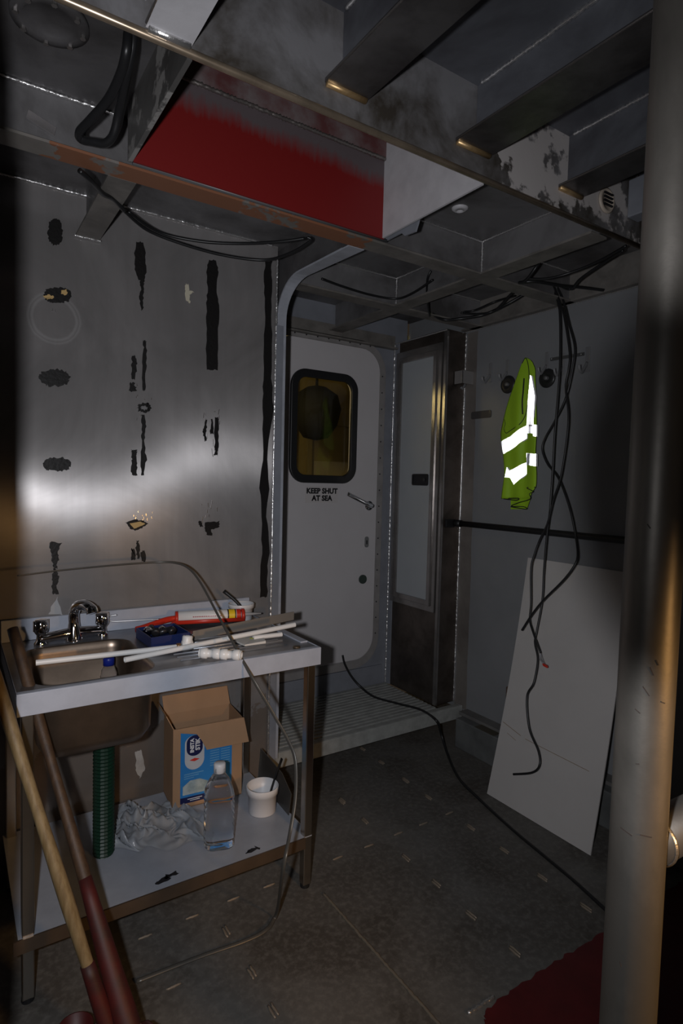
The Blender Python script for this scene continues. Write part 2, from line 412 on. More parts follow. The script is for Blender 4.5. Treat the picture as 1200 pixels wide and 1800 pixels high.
# wall with the door, hole as door outline
DX0, DX1, DZ0, DZ1, DR = 1.53, 2.31, .395, 2.385, .14
fx = lambda y: (lambda u, v, d: V((u, y-d, v)))
bm = B()
hole = rrect(DX0-.012, DX1+.012, DZ0-.012, DZ1+.012, DR+.01)
outer = rrect(1.27, XL+.1, .19, DK+.02, .0001)
plate(bm, outer, fx(Yd+.05), .05, hole); wall_door = st('wall_recess', bm, frame_blue)
bm = B(); box(bm, (1.22, Ys+.05, 0), (1.27, Yd+.05, DK)); st('wall_recess_side', bm, alu_dark)
# door lip round the opening with bolt heads
bm = B(); plate(bm, rrect(DX0-.06, DX1+.055, DZ0-.06, DZ1+.05, DR+.05), fx(Yd), .012, rrect(DX0-.004, DX1+.004, DZ0-.004, DZ1+.004, DR)); fr = mk('door_frame', bm, M('door_frame_grey', (.27, .255, .25), .5, var=.2, vscale=10), wall_door)
for k in range(9):
    for (x, z) in ((DX0+.08+k*.078, DZ1+.024),):
        bm = B(); cyl(bm, (x, Yd-.012, z), (x, Yd-.0145, z), .0045, 8); mk('screw', bm, ink, wall_door)
for k in range(17):
    bm = B(); cyl(bm, (DX1+.028, Yd-.012, .55+k*.105), (DX1+.028, Yd-.0145, .55+k*.105), .0045, 8); mk('screw', bm, ink, wall_door)
# wall behind the door: sill ledge
bm = B(); box(bm, (1.27, Yd-.012, .275), (2.40, Yd, .33)); mk('sill', bm, frame_blue, wall_door)
# ceiling plates, leaving the trunk opening free
TX0, TX1, TY0, TY1 = .45, 1.36, 1.315, 1.82
for i, (x0, x1, y0, y1, z, mt) in enumerate(((-1.35, 3.4, -2.2, 1.31, DF, deck_blue), (-1.35, TX0, 1.31, 3.15, DK, alu_dark), (TX1, X2, 1.31, 3.15, DK, alu_grey), (TX0, TX1, TY1, 3.15, DK, alu_grey))):  # left bay plate gets the darker metal, its shade put into the colour
    bm = B(); box(bm, (x0, y0, z), (x1, y1, z+.02)); st('ceiling', bm, mt)
bm = B(); box(bm, (1.31, 3.055, 2.412), (XL-.01, 3.1, 2.422)); box(bm, (1.31, 3.088, 2.422), (XL-.01, 3.1, 2.50)); st('trim_3', bm, flange_grey)
# locker box standing in the recess
bm = B(); box(bm, (XL, YL, .2), (X2, Yd, 2.455)); locker = st('wall_locker', bm, dark_st)
weld('weld_line', (X2-.004, YL-.004, .2), (X2-.004, YL-.004, 2.45), weld_m, locker, r=.0055, seed=11)
weld('weld_line', (XL-.006, Yd-.006, .2), (XL-.006, Yd-.006, 2.45), weld_m, locker, r=.0075, seed=12)
weld('weld_line', (XL-.004, Yd-.01, 2.452), (XL-.004, YL, 2.452), weld_m, locker, r=.005, seed=13)
bm = B(); box(bm, (XL-.006, YL-.006, .2), (XL+.012, YL+.02, 2.45)); mk('corner_trim', bm, trim_alu, locker, bevel=.003)
bm = B(); box(bm, (XL-.008, Yd-.05, .2), (XL, Yd, 2.45)); mk('corner_strip', bm, frame_blue, locker)
# bare strip by the wall corner
bm = B(); plate(bm, rag([(2.50, .18), (2.6, .18), (2.6, 2.45), (2.515, 2.45)], .004, 30, 5), lambda u, v, d: V((X2-d, u, v)), .0015); mk('bare_strip', bm, hull_metal('bare_strip', (.26, .24, .22), (.17, .15, .14), metal=.4), wall_right)
# curb below the wall
bm = B(); box(bm, (2.472, -.6, 0), (X2+.03, 2.46, .172)); curb = st('trim_1', bm, M('curb_grey', (.12, .125, .125), .55, var=.35, vscale=7, bmp=.3), bevel=.006)
bm = B(); box(bm, (2.474, 2.17, .1725), (2.598, 2.31, .1745)); mk('dark_patch', bm, M('curb_patch', (.06, .05, .035), .5), curb)
bm = B(); box(bm, (2.53, -.6, .17), (2.6, 2.49, .19)); mk('wall_foot', bm, M('foot', (.15, .145, .14), .6, var=.3), curb)

# passage behind the door window
yel = M('passage_panel', (.36, .29, .12), .5, var=.2, vscale=4)
bm = B(); box(bm, (1.2, 4.55, 0), (3.6, 4.6, 2.7)); pw = st('wall_passage', bm, yel)
bm = B(); box(bm, (3.3, 3.2, 0), (3.35, 4.55, 2.7)); st('wall_passage_side', bm, yel)
bm = B(); box(bm, (1.2, 3.18, 2.5), (3.4, 4.6, 2.55)); st('ceiling_passage', bm, yel)
bm = B(); plate(bm, rrect(2.62, 3.12, .3, 2.1, .08), fx(4.55), .03, rrect(2.67, 3.07, .35, 2.05, .05)); mk('door_trim', bm, M('passage_trim', (.30, .25, .12), .5), pw)
bm = B(); box(bm, (2.42, 4.5, 0), (2.5, 4.55, 2.5)); mk('post', bm, M('passage_post', (.22, .18, .09), .5), pw)
bm = B(); box(bm, (2.7, 4.5, 1.45), (3.05, 4.54, 1.72)); mk('shelf_board', bm, M('passage_board', (.5, .45, .3), .5), pw)
bag = B(); lathe(bag, [(.01, -.2), (.1, -.18), (.17, -.08), (.2, .05), (.17, .16), (.08, .22), (.012, .235), (.008, .43)], (2.45, 4.1, 2.07), (0, 0, 1), 20)
tag(mk('lamp_bag', bag, M('dark_cloth', (.012, .012, .008), .8), None, True), 'dark round bundle hanging in the passage behind the door window', 'bundle')

# ================================================================ DOOR
door = bpy.data.objects.new('door_1', None); COL.objects.link(door); door.location = (1.92, Yd, .4); door['kind'] = 'structure'; door['label'] = 'white weathertight door with rounded window and a sign'
bm = B(); wn = 8
W0, W1, WZ0, WZ1 = 1.655, 2.128, 1.533, 2.205
plate(bm, rrect(DX0, DX1, DZ0, DZ1, DR), fx(Yd+.02), .045, rrect(W0+.02, W1-.02, WZ0+.02, WZ1-.02, .09))
mk('door_leaf', bm, door_white, door, bevel=.004)
bm = B(); plate(bm, rrect(W0, W1, WZ0, WZ1, .10), fx(Yd-.025), .022, rrect(W0+.046, W1-.046, WZ0+.048, WZ1-.048, .06)); mk('window_frame', bm, black_rub, door, bevel=.006)
bm = B(); plate(bm, rrect(W0+.02, W1-.02, WZ0+.02, WZ1-.02, .08), fx(Yd+.0), .006); mk('window_glass', bm, glass, door)
# lever handle
bm = B(); cyl(bm, (2.245, Yd-.025, 1.395), (2.245, Yd-.033, 1.395), .03, 20); cyl(bm, (2.245, Yd-.033, 1.395), (2.245, Yd-.07, 1.395), .013, 14); mk('handle_rose', bm, chrome, door, True)
bm = B(); tube(bm, smoothpath([(2.245, Yd-.07, 1.395), (2.2, Yd-.072, 1.408), (2.12, Yd-.072, 1.44), (2.05, Yd-.07, 1.470)], 5), .013, 10, flat=(1, .7)); mk('handle', bm, chrome, door, True)
bm = B(); plate(bm, rrect(2.222, 2.252, 1.125, 1.195, .014), fx(Yd-.025), .004); es = mk('keyhole_plate', bm, M('keyhole_grey', (.22, .22, .22), .4, .4), door)
bm = B(); plate(bm, rrect(2.233, 2.241, 1.145, 1.172, .004), fx(Yd-.029), .001); mk('keyhole', bm, ink, es)
bm = B(); cyl(bm, (2.212, Yd-.025, .92), (2.212, Yd-.034, .92), .029, 24); mk('lock_knob', bm, M('green_grey_knob', (.05, .07, .06), .4, .3), door)
bm = B(); box(bm, (1.775, Yd-.0262, 1.412), (2.008, Yd-.025, 1.514)); sg = mk('sign', bm, M('sign_clear', (.50, .47, .47), .35), door)
textmesh('KEEP SHUT', .044, ink, 'lettering', sg, V((1.892, Yd-.0266, 1.484)), (1, 0, 0), (0, 0, 1), bold=.0022, spacing=1.02)
textmesh('AT SEA', .044, ink, 'lettering', sg, V((1.892, Yd-.0266, 1.440)), (1, 0, 0), (0, 0, 1), bold=.0022, spacing=1.02)

# ================================================================ HATCH on the locker side
hatch = bpy.data.objects.new('door_2', None); COL.objects.link(hatch); hatch.location = (XL, 2.85, .8); hatch['kind'] = 'structure'; hatch['label'] = 'tall narrow white locker door in a metal frame'
fh = lambda x: (lambda u, v, d: V((x-d, u, v)))
bm = B(); plate(bm, rrect(2.635, 3.065, .765, 2.385, .004), fh(XL), .014, rrect(2.668, 3.032, .80, 2.345, .004)); mk('outer_frame', bm, trim_alu, hatch, bevel=.002)
bm = B(); plate(bm, rrect(2.668, 3.032, .80, 2.345, .004), fh(XL), .024, rrect(2.70, 3.0, .832, 2.312, .004)); mk('inner_frame', bm, trim_alu, hatch, bevel=.004)
bm = B(); box(bm, (XL-.010, 2.70, .83), (XL, 3.0, 2.315)); mk('panel', bm, hatch_white, hatch)
bm = B(); plate(bm, rrect(2.722, 2.872, 1.533, 1.605, .012), fh(XL-.010), .008, rrect(2.732, 2.862, 1.543, 1.595, .006)); lk = mk('latch', bm, black_rub, hatch, bevel=.002)
bm = B(); plate(bm, rrect(2.732, 2.862, 1.543, 1.595, .006), fh(XL-.010), .003); mk('latch_cup', bm, ink, lk)
bm = B(); cyl(bm, (XL-.012, 2.755, 1.57), (XL-.020, 2.755, 1.57), .009, 12); mk('latch_button', bm, M('latch_grey', (.06, .06, .06), .3, .5), lk)

# ================================================================ DECK BEAMS
def beam(name, label, parts, welds=(), loc=(0, 0, ZB)):
    t = thing(name, label, 'beam', loc)
    for nm, a, b, mt, bv in parts:
        bm = B(); box(bm, a, b); mk(nm, bm, mt, t, bevel=bv)
    for i, (a, b) in enumerate(welds): weld('weld_line', a, b, weld_m, t, r=.005, seed=hash(label) % 97+i)
    return t
# cross beam B carrying the red coaming
beam('cross_beam', 'long ceiling cross beam under the red coaming, its flange patched with orange primer',
     [('flange', (-1.3, 1.86, ZB), (1.40, 1.945, ZB+.008), flange_primer, 0), ('flange', (1.40, 1.86, ZB), (1.925, 1.945, ZB+.008), flange_grey, 0), ('flange', (2.02, 1.86, ZB), (X2, 1.945, ZB+.008), flange_grey, 0),
      ('web', (-1.3, 1.898, ZB+.008), (X2, 1.906, DK), alu_grey, 0)],
     [((-1.2, 1.893, DK-.004), (.44, 1.893, DK-.004)), ((1.38, 1.893, DK-.004), (1.97, 1.893, DK-.004)), ((2.0, 1.893, DK-.004), (2.58, 1.893, DK-.004))], (.6, 1.9, ZB))
beam('cross_beam', 'ceiling cross beam deeper in, running over the recess in front of the door',
     [('flange', (1.372, 2.46, ZB), (1.925, 2.545, ZB+.008), flange_grey, 0), ('flange', (2.02, 2.46, ZB), (X2, 2.545, ZB+.008), flange_grey, 0), ('web', (1.34, 2.498, ZB+.008), (X2, 2.506, DK), alu_grey, 0)],
     [((1.36, 2.493, DK-.004), (1.97, 2.493, DK-.004)), ((2.0, 2.493, DK-.004), (2.58, 2.493, DK-.004))], (2, 2.5, ZB))
beam('lengthwise_beam', 'ceiling beam crossing both cross beams above the walkway to the door',
     [('flange', (1.925, 1.33, ZB), (2.02, 3.09, ZB+.0085), flange_grey, 0), ('web', (1.968, 1.31, ZB+.0085), (1.976, 3.09, DK), alu_grey, 0)],
     [((1.963, 1.32, DK-.004), (1.963, 1.89, DK-.004)), ((1.963, 1.91, DK-.004), (1.963, 2.49, DK-.004)), ((1.964, 1.893, ZB+.01), (1.964, 1.893, DK)), ((1.964, 2.493, ZB+.01), (1.964, 2.493, DK))], (2, 2.2, ZB))
bm = B(); box(bm, (X2-.045, 1.31, ZB), (X2, YL, ZB+.01)); box(bm, (X2-.008, 1.31, ZB+.01), (X2, YL, DK))
st('trim_2', bm, flange_grey)
weld('weld_line', (X2-.012, 1.4, ZB-.002), (X2-.012, YL, ZB-.002), weld_m, bpy.data.objects['trim_2'], r=.003, seed=5)
beam('short_beam', 'short ceiling stiffener between the primer-patched beam and the bare bulkhead',
     [('flange', (.408, 1.945, ZB-.001), (.492, 2.495, ZB+.007), flange_grey, 0), ('web', (.446, 1.906, ZB+.007), (.454, 2.5, DK), alu_grey, 0)],
     [((.40, 2.49, ZB-.003), (.50, 2.49, ZB-.003))], (.45, 2.2, ZB))
# bulkhead top seam and corner gussets
weld('weld_line', (-1.2, Ys-.004, DK-.004), (1.24, Ys-.004, DK-.004), weld_m, wall_back, r=.006, seed=30)
# ring frame: post with rounded corner running on as overhead flange
t = thing('ring_frame', 'pale painted frame that climbs beside the doorway and bends overhead', 'frame', (1.3, Ys, .2))
path = [(Ys-.012, .2)]
R_ = .17
for k in range(13):
    a = PI/2*k/12; path.append((Ys-.012-R_+R_*math.cos(a), ZB-R_+R_*math.sin(a)))
path.append((1.95, ZB))
bm = B(); L = []; X0, X1 = 1.268, 1.314
for i, (y, z) in enumerate(path):
    e = min(1, max(0, (Ys-y-.012)/.35)); xa, xb = X0+.03*e, X1+.055*e
    p0 = path[max(i-1, 0)]; p1 = path[min(i+1, len(path)-1)]; ty, tz = p1[0]-p0[0], p1[1]-p0[1]; l = math.hypot(ty, tz); ny, nz = tz/l, -ty/l
    L.append([bm.verts.new((xa, y, z)), bm.verts.new((xb, y, z)), bm.verts.new((xb, y+ny*.008, z+nz*.008)), bm.verts.new((xa, y+ny*.008, z+nz*.008))])
for i in range(len(L)-1):
    for k in range(4): bm.faces.new((L[i][k], L[i][(k+1) % 4], L[i+1][(k+1) % 4], L[i+1][k]))
bm.faces.new(L[0]); bm.faces.new(L[-1]); mk('flange', bm, M('frame_pale', (.36, .375, .42), .45, var=.2, vscale=12, bmp=.2), t)
bm = B(); pr = [(y+.006, z+.006) for y, z in path]+[(1.95, DK), (Ys+.05, DK), (Ys+.05, .2)]
plate(bm, pr, lambda u, v, d: V((1.296+d, u, v)), .01); mk('web', bm, alu_dark, t)
bm = B(); box(bm, (1.262, Ys-.02, .2), (1.296, Ys, ZB-.2)); mk('edge_strip', bm, frame_blue, t)
weld('weld_line', (1.258, Ys-.016, .2), (1.262, Ys-.012, ZB+.1), weld_m, t, r=.006, seed=41)
# main beam A
bm = B(); box(bm, (-1.3, 1.300, ZB+.012), (X2, 1.312, DF)); t = thing('main_beam', 'deep main ceiling beam plate with worn white paint patches and a vent', 'beam', (.6, 1.3, ZB)); mk('web', bm, beamA_m, t)
bm = B(); tube(bm, [(-1.3, 1.306, ZB+.008), (X2, 1.306, ZB+.008)], .0095, 10); mk('bottom_edge', bm, M('bare_rounded_edge', (.42, .33, .24), .3, .75, var=.3, vscale=12), t, True)
bm = B(); plate(bm, rag([(-.6, 2.53), (.33, 2.525), (.37, 2.56), (.38, 2.72), (-.6, 2.72)], .006, 14, 3), lambda u, v, d: V((u, 1.3-d, v)), .0012); mk('white_paint', bm, paint_white, t)
for i in range(6):
    pass
vent = thing('vent_cover', 'small round cream vent grille on the main beam by the pipe', 'vent', (2.0, 1.299, 2.56))
bm = B(); lathe(bm, [(.001, 0), (.042, 0), (.045, .006), (.036, .012), (.034, .008), (.001, .008)], (1.955, 1.299, 2.568), (0, -1, 0), 24); mk('rim', bm, M('cream', (.42, .36, .30), .5), vent, True)
for k in range(4):
    bm = B(); box(bm, (1.93, 1.284, 2.548+k*.013), (1.98, 1.290, 2.553+k*.013)); mk('slat', bm, ink, vent)
bm = B(); box(bm, (2.09, 1.2, 2.545), (2.16, 1.298, 2.68)); tag(mk('junction_box', bm, frame_blue, bevel=.004), 'blue-grey junction box on the main beam close to the pipe', 'box')
# tee bars of the fore deck
def tee(label, x0, x1, z, xw, mat, edgem, end=True):
    t = thing('tee_bar', label, 'beam', ((x0+x1)/2, .3, z), 'tee bars under the fore deck')
    bm = B(); box(bm, (x0, -1.8, z), (x1, 1.297, z+.009)); mk('flange', bm, mat, t)
    bm = B(); box(bm, (xw-.004, -1.8, z+.009), (xw+.004, 1.299, DF)); mk('web', bm, deck_blue if mat is not paint_white else paint_white, t)
    bm = B(); tube(bm, [(x0+.004, 1.294, z-.001), (x1-.004, 1.294, z-.001)], .009, 8); mk('end_weld', bm, edgem, t, True)
    bm = B(); tube(bm, [(x0, -1.8, z+.0045), (x0, 1.29, z+.0045)], .004, 6); mk('flange_edge', bm, trim_alu, t, True)
    weld('weld_line', (xw-.008, .1, DF-.004), (xw-.008, 1.28, DF-.004), weld_m, t, r=.006, seed=int(xw*50))
    return t
tee('dark bare tee bar next to the white painted one', .779, .905, 2.53, .835, tee_metal, edge_orange)
tee('dark bare tee bar between two others, a black scribble on its web', 1.222, 1.362, 2.535, 1.308, tee_metal, edge_orange)
tee('dark bare tee bar beside the vent cover and the pipe', 1.69, 1.815, 2.54, 1.742, tee_metal, edge_orange)
tee('white painted tee bar over the black cable loop', .345, .442, 2.476, .375, paint_white, weld_m)
# red trunk coaming
tr = thing('coaming', 'open box coaming in the ceiling with red back plate and white side', 'coaming', (.9, 1.6, ZB))
bm = B(); box(bm, (TX0, 1.81, ZB-.004), (TX1, 1.82, 2.735)); mk('back_plate', bm, trunk_m, tr)
bm = B(); box(bm, (TX0, 1.80, 2.735), (TX1, 1.82, 3.0)); mk('upper_plate', bm, maroon, tr)
weld('weld_line', (TX0+.01, 1.80, 2.737), (TX1-.01, 1.80, 2.737), M('dark_weld', (.2, .18, .17), .4, .7, bmp=.5), tr, r=.007, seed=51)
bm = B(); box(bm, (TX1-.008, 1.315, ZB-.002), (TX1, 1.81, 3.0)); mk('side_plate', bm, paint_white, tr, label='white side plate')
bm = B(); box(bm, (TX0-.012, 1.315, ZB), (TX0, 1.83, 3.0)); mk('side_plate', bm, hull_metal('scraped_plate', (.16, .155, .15), (.09, .085, .08), metal=.5, rough=(.35, .6), patch=(.26, .25, .24), pscale=7, pth=.57), tr, label='dark scraped side plate')
bm = B(); box(bm, (TX0-.012, 1.30, 3.0), (TX1, 1.83, 3.01)); mk('top_plate', bm, maroon, tr)
bm = B(); tube(bm, [(TX0, 1.822, ZB-.002), (TX1+.02, 1.822, ZB-.002)], .006, 8); mk('sealant_bead', bm, M('grey_sealant', (.1, .1, .105), .4), tr, True)
bm = B(); plate(bm, [(1.835, 2.462), (1.74, 2.462), (1.72, 2.445), (1.66, 2.44), (1.645, 2.47), (1.64, 2.50), (1.835, 2.50)], lambda u, v, d: V((1.385+d, u, v)), .006); mk('bracket', bm, frame_blue, tr)
# round deck fitting in the dark bay
dk = thing('deck_flange', 'round bolted flange on the dark ceiling bay by the main beam', 'flange', (.21, 1.6, DK))
bm = B(); lathe(bm, [(.001, 0), (.085, 0), (.085, -.012), (.06, -.014), (.056, -.006), (.001, -.006)], (.205, 1.60, DK), (0, 0, 1), 32); mk('ring', bm, alu_dark, dk, True)
for k in range(8):
    a = k*PI/4; bm = B(); cyl(bm, (.205+.072*math.cos(a), 1.6+.072*math.sin(a), DK-.012), (.205+.072*math.cos(a), 1.6+.072*math.sin(a), DK-.02), .007, 6); mk('bolt', bm, trim_alu, dk)
p = on(412, 729-360, 2, DK)
bm = B(); q = on(808, 366, 2, DK); lathe(bm, [(.001, -.004), (.012, -.004), (.014, -.012), (.03, -.006), (.032, 0)], (q.x, q.y, DK), (0, 0, 1), 24)
tag(mk('deck_socket', bm, paint_white, None, True), 'small round white socket on the ceiling near the white coaming side', 'fitting')

# ================================================================ ADHESIVE RESIDUE ON THE BARE BULKHEAD
def resid(px, y=Ys, name='adhesive_residue', mat=tar, t=.0025, amp=.0032, n=5, seed=0, parent=wall_back):
    pts = [on(x, yy, 1, y) for x, yy in px]
    bm = B(); plate(bm, rag([(p.x, p.z) for p in pts], amp, n, seed), lambda u, v, d: V((u, y-d, v)), t); return mk(name, bm, mat, parent)
def blob(cx, cy, w, h, k=10): return [(cx+w/2*math.cos(2*PI*i/k)*(1 if abs(math.cos(2*PI*i/k)) < .8 else .95), cy+h/2*math.copysign(abs(math.sin(2*PI*i/k))**.6, math.sin(2*PI*i/k))) for i in range(k)]
R2 = lambda l: [(x/2.4, 400+y/2.4) for x, y in l]
def strip(cx, ys, ws):
    l = [(c-w_/2, y) for c, y, w_ in zip(cx, ys, ws)]; r = [(c+w_/2, y) for c, y, w_ in zip(cx, ys, ws)]
    return l+r[::-1]
resid(blob(101, 519, 52, 27), seed=1); resid(blob(95, 664, 58, 30), seed=2, amp=.005); resid(blob(100, 816, 54, 24), seed=3); resid(blob(97, 408, 28, 46), seed=4)
resid(R2([(182,290),(205,282),(228,296),(205,305),(190,300)]), mat=foam_y, t=.004, name='foam_spot'); resid(R2([(255,265),(280,262),(282,285),(258,284)]), mat=foam_y, t=.004, name='foam_spot')
resid(R2(strip([588,590,595,598,600,596,598], [62,140,200,225,260,300,350], [30,50,40,18,14,16,8])), seed=5)
resid(R2(strip([895,896,893,896,895,893], [138,190,260,330,450,600], [30,50,36,52,50,46])), seed=6, amp=.003)
resid(R2(strip([1132,1130,1130,1130,1128,1130,1118,1116,1112,1120,1114,1112], [142,200,300,450,640,760,940,1100,1220,1350,1450,1560], [26,30,28,30,34,46,18,40,20,30,28,26])), seed=7, amp=.004, n=4)
resid(R2(strip([610,612,608,606], [478,520,600,688], [10,16,14,10])), seed=8)
resid(R2(strip([565,566,562], [540,580,640], [14,22,16])), seed=9)
resid(R2(strip([556,560], [655,690], [20,32])), seed=10, amp=.004)
resid(R2(blob(608, 760, 62, 40)), seed=11, amp=.004); resid(R2(blob(606, 762, 30, 18)), seed=12, mat=alu_grey, t=.004, name='bare_spot')
resid(R2(strip([603,607,602,605,600], [790,840,900,980,1045], [14,18,10,24,12])), seed=13, amp=.003)
resid(R2(strip([566,565,566,565], [938,960,1000,1045], [24,18,22,24])), seed=14)
resid(R2(strip([868,862,865], [810,860,900], [10,14,8])), seed=15); resid(R2(strip([912,914,910], [800,880,960], [10,18,10])), seed=16, amp=.004); resid(R2(strip([893,892], [810,870], [8,12])), seed=17)
resid(R2([(528,1245),(560,1232),(600,1236),(625,1250),(590,1270),(570,1280),(545,1265)]), seed=18); resid(R2([(545,1248),(590,1240),(612,1250),(580,1265),(565,1270)]), mat=foam_y, t=.004, name='foam_spot', amp=.001)
resid(R2([(836,1240),(850,1236),(856,1262),(840,1262)]), seed=19); resid(R2([(862,1245),(925,1240),(922,1265),(890,1275),(896,1300),(872,1298),(862,1268)]), seed=20, amp=.003)
resid(R2(strip([580,580,584], [1322,1350,1395], [6,14,14])), seed=21); resid(R2(strip([603,603], [1365,1410], [14,18])), seed=22, amp=.004); resid(R2(strip([560,562], [1355,1400], [16,14])), seed=23, amp=.004)
resid(R2(strip([236,228,232,232], [1328,1360,1400,1440], [46,34,26,12])), seed=24, amp=.004); resid(R2(strip([230,236,228,236], [1440,1480,1510,1545], [10,30,20,26])), seed=25, amp=.003)
resid(R2([(783,238),(792,240),(796,268),(820,272),(796,282),(804,320),(788,312),(778,275)]), mat=M('cream_blob', (.5, .46, .36), .5), seed=26, name='cream_smear')
resid([(84,1080),(100,1048),(108,1080)], mat=M('grey_putty', (.34, .34, .35), .6), seed=27, name='putty_smear')
wp = M('putty', (.42, .4, .38), .6, var=.3, vscale=14)
resid([(238,1320),(250,1318),(255,1350),(246,1368),(238,1350)], mat=wp, seed=28, name='putty_smear', amp=.004)
sparkle = M('bright_scratch', (.85, .85, .85), .2, 1.0)
for i, (cx, cy, n_, sx, sy) in enumerate(((890, 860, 22, 40, 110), (885, 1200, 10, 40, 50), (605, 1215, 14, 45, 20), (600, 730, 10, 40, 80), (225, 345, 3, 8, 8))):
    rn = random.Random(100+i); bm = B()
    for k in range(n_):
        x = (cx+rn.uniform(-sx, sx))/2.4; y = 400+(cy+rn.uniform(-sy, sy))/2.4; p = on(x, y, 1, Ys-.001); l = rn.uniform(.002, .02 if i < 2 else .006)
        obox(bm, p, (.0009, 0, 0), (0, .0006, 0), (rn.uniform(-.2, .2)*l, 0, l))
    o = mk('bright_scratches', bm, sparkle, wall_back); o['kind'] = 'stuff'

# ================================================================ STEP PLATFORM
gp = thing('step_platform', 'raised pale slatted step platform in front of the white door', 'platform', (1.9, 2.8, .12))
gm_ = M('grating_paint', (.31, .315, .30), .55, var=.25, vscale=15, bmp=.3)
PX0, PX1, PY0, PY1, PZ = 1.30, 2.60, 2.53, 3.095, .2
bm = B(); box(bm, (PX0, PY0, PZ-.078), (PX1-.002, PY0+.008, PZ)); box(bm, (PX0, PY0+.008, PZ-.008), (PX1-.002, PY0+.045, PZ)); mk('front_rail', bm, gm_, gp, bevel=.003)
bm = B(); box(bm, (PX0, PY1-.03, PZ-.05), (XL-.01, PY1, PZ)); mk('rear_rail', bm, gm_, gp)
n = 13
for k in range(n):
    y = PY0+.062+k*(PY1-.03-PY0-.062)/n; xe = PX1-.01 if y < YL-.03 else XL-.012
    bm = B(); box(bm, (PX0, y, PZ-.02), (xe, y+.022, PZ-.001)); mk('slat', bm, gm_, gp)
for k in range(6):
    x = PX0+.10+k*.205; bm = B(); box(bm, (x, PY0+.04, PZ-.03), (x+.012, PY1-.02, PZ-.006)); mk('cross_bar', bm, gm_, gp)
for x, y in ((PX0+.03, PY0+.06), (PX0+.03, PY1-.06), (PX1-.3, PY1-.06), (PX0+.65, PY1-.06)):
    if True:
        bm = B(); box(bm, (x, y, 0), (x+.03, y+.03, PZ-.03)); mk('leg', bm, gm_, gp)

# ================================================================ SINK UNIT
TX, TE, TYF, TYB, TZ = .150, 1.150, 1.853, 2.47, .925
su = thing('sink_unit', 'stainless steel sink unit with drainer, lower shelf and blue-white protective film', 'sink unit', (.65, 2.15, 0))
BX0, BX1, BY0, BY1 = .20, .565, 1.893, 2.335
bm = B(); plate(bm, rrect(TX, TE, TYF, TYB-.01, .0001, 8), lambda u, v, d: V((u, v, TZ-.006+d)), .006, rrect(BX0, BX1, BY0, BY1, .07, 8)); mk('worktop', bm, M('worktop_steel', (.30, .30, .32), .3, .85, var=.25, vscale=9), su)
for k in range(9):
    y = 1.95+k*.038; bm = B(); tube(bm, [(.65, y, TZ), (1.06, y, TZ)], .0035, 6); mk('drainer_ridge', bm, M('ridge', (.36, .38, .42), .35, .6) if k == 0 else bpy.data.materials['ridge'], su, True)
# bowl
prof = [(0.0, 0.0), (.004, -.004), (.008, -.03), (.012, -.2), (.03, -.235), (.07, -.25)]
bm = B(); rings = []
for (ins, dz) in prof+[(.12, -.254)]:
    rr = max(.02, .07-ins*.3); rings.append([bm.verts.new((u, v, TZ+dz)) for u, v in rrect(BX0+ins, BX1-ins, BY0+ins, BY1-ins, rr, 8)])
for i in range(len(rings)-1):
    m_ = len(rings[i])
    for k in range(m_): bm.faces.new((rings[i][k], rings[i][(k+1) % m_], rings[i+1][(k+1) % m_], rings[i+1][k]))
bm.faces.new(rings[-1]); bowl = mk('bowl', bm, M('bowl_steel', (.27, .21, .165), .33, .93, var=.25, vscale=9), su, True)
sd = bowl.modifiers.new('s', 'SOLIDIFY'); sd.thickness = .0012; sd.offset = 0
bm = B(); lathe(bm, [(.001, .002), (.02, .002), (.035, .006), (.04, .0)], (.42, 2.13, TZ-.254), (0, 0, 1), 24); mk('drain', bm, chrome, bowl, True)
# edges covered by film
bm = B(); box(bm, (TX, TYF-.004, TZ-.062), (TE, TYF, TZ+.003)); box(bm, (TX, TYF, TZ), (TE, TYF+.022, TZ+.003)); mk('front_apron', bm, film, su, bevel=.0015)
bm = B(); box(bm, (TE-.002, TYF, TZ-.062), (TE, TYB-.01, TZ+.003)); box(bm, (TE-.035, TYF+.09, TZ), (TE-.004, TYF+.33, TZ+.006)); mk('end_apron', bm, film, su, bevel=.0015)
bm = B(); box(bm, (TX, TYF, TZ-.062), (TX+.002, TYB-.01, TZ+.003)); mk('end_apron', bm, film, su)
bm = B(); box(bm, (TX, TYB-.012, TZ), (TE-.012, TYB, TZ+.082)); mk('splashback', bm, film, su, bevel=.003)
lg = [(TE-.048, TYF+.008), (TE-.052, TYB-.05), (TX+.012, TYF+.008), (TX+.012, TYB-.05)]
for (x, y) in lg:
    bm = B(); box(bm, (x, y, .012), (x+.033, y+.033, TZ-.05)); l_ = mk('leg', bm, steel_leg, su, bevel=.003)
    bm = B(); cyl(bm, (x+.0165, y+.0165, 0), (x+.0165, y+.0165, .014), .018, 14); mk('foot', bm, black_rub, l_)
SZ = .205
bm = B(); box(bm, (TX+.002, TYF+.007, SZ-.003), (TE-.016, TYB-.02, SZ)); mk('lower_shelf', bm, M('shelf_film', (.33, .36, .42), .3, .1, var=.15, vscale=7, bmp=.2), su)
bm = B(); box(bm, (TX-.01, TYF+.001, SZ-.042), (TE-.046, TYF+.007, SZ)); mk('shelf_front', bm, M('shelf_edge', (.22, .16, .115), .35, .8, var=.2), su)
# torn film lumps on the shelf edge
for i, (x, y) in enumerate(((285, 1555), (445, 1500), (300, 1545))):
    p = fl_(x, y-3, SZ); bm = B(); plate(bm, rag([(p.x-.025, p.y), (p.x+.03, p.y+.004), (p.x+.02, p.y+.022), (p.x-.01, p.y+.018)], .006, 4, i), lambda u, v, d: V((u, v, SZ+d)), .001); mk('bare_patch', bm, ink, su)
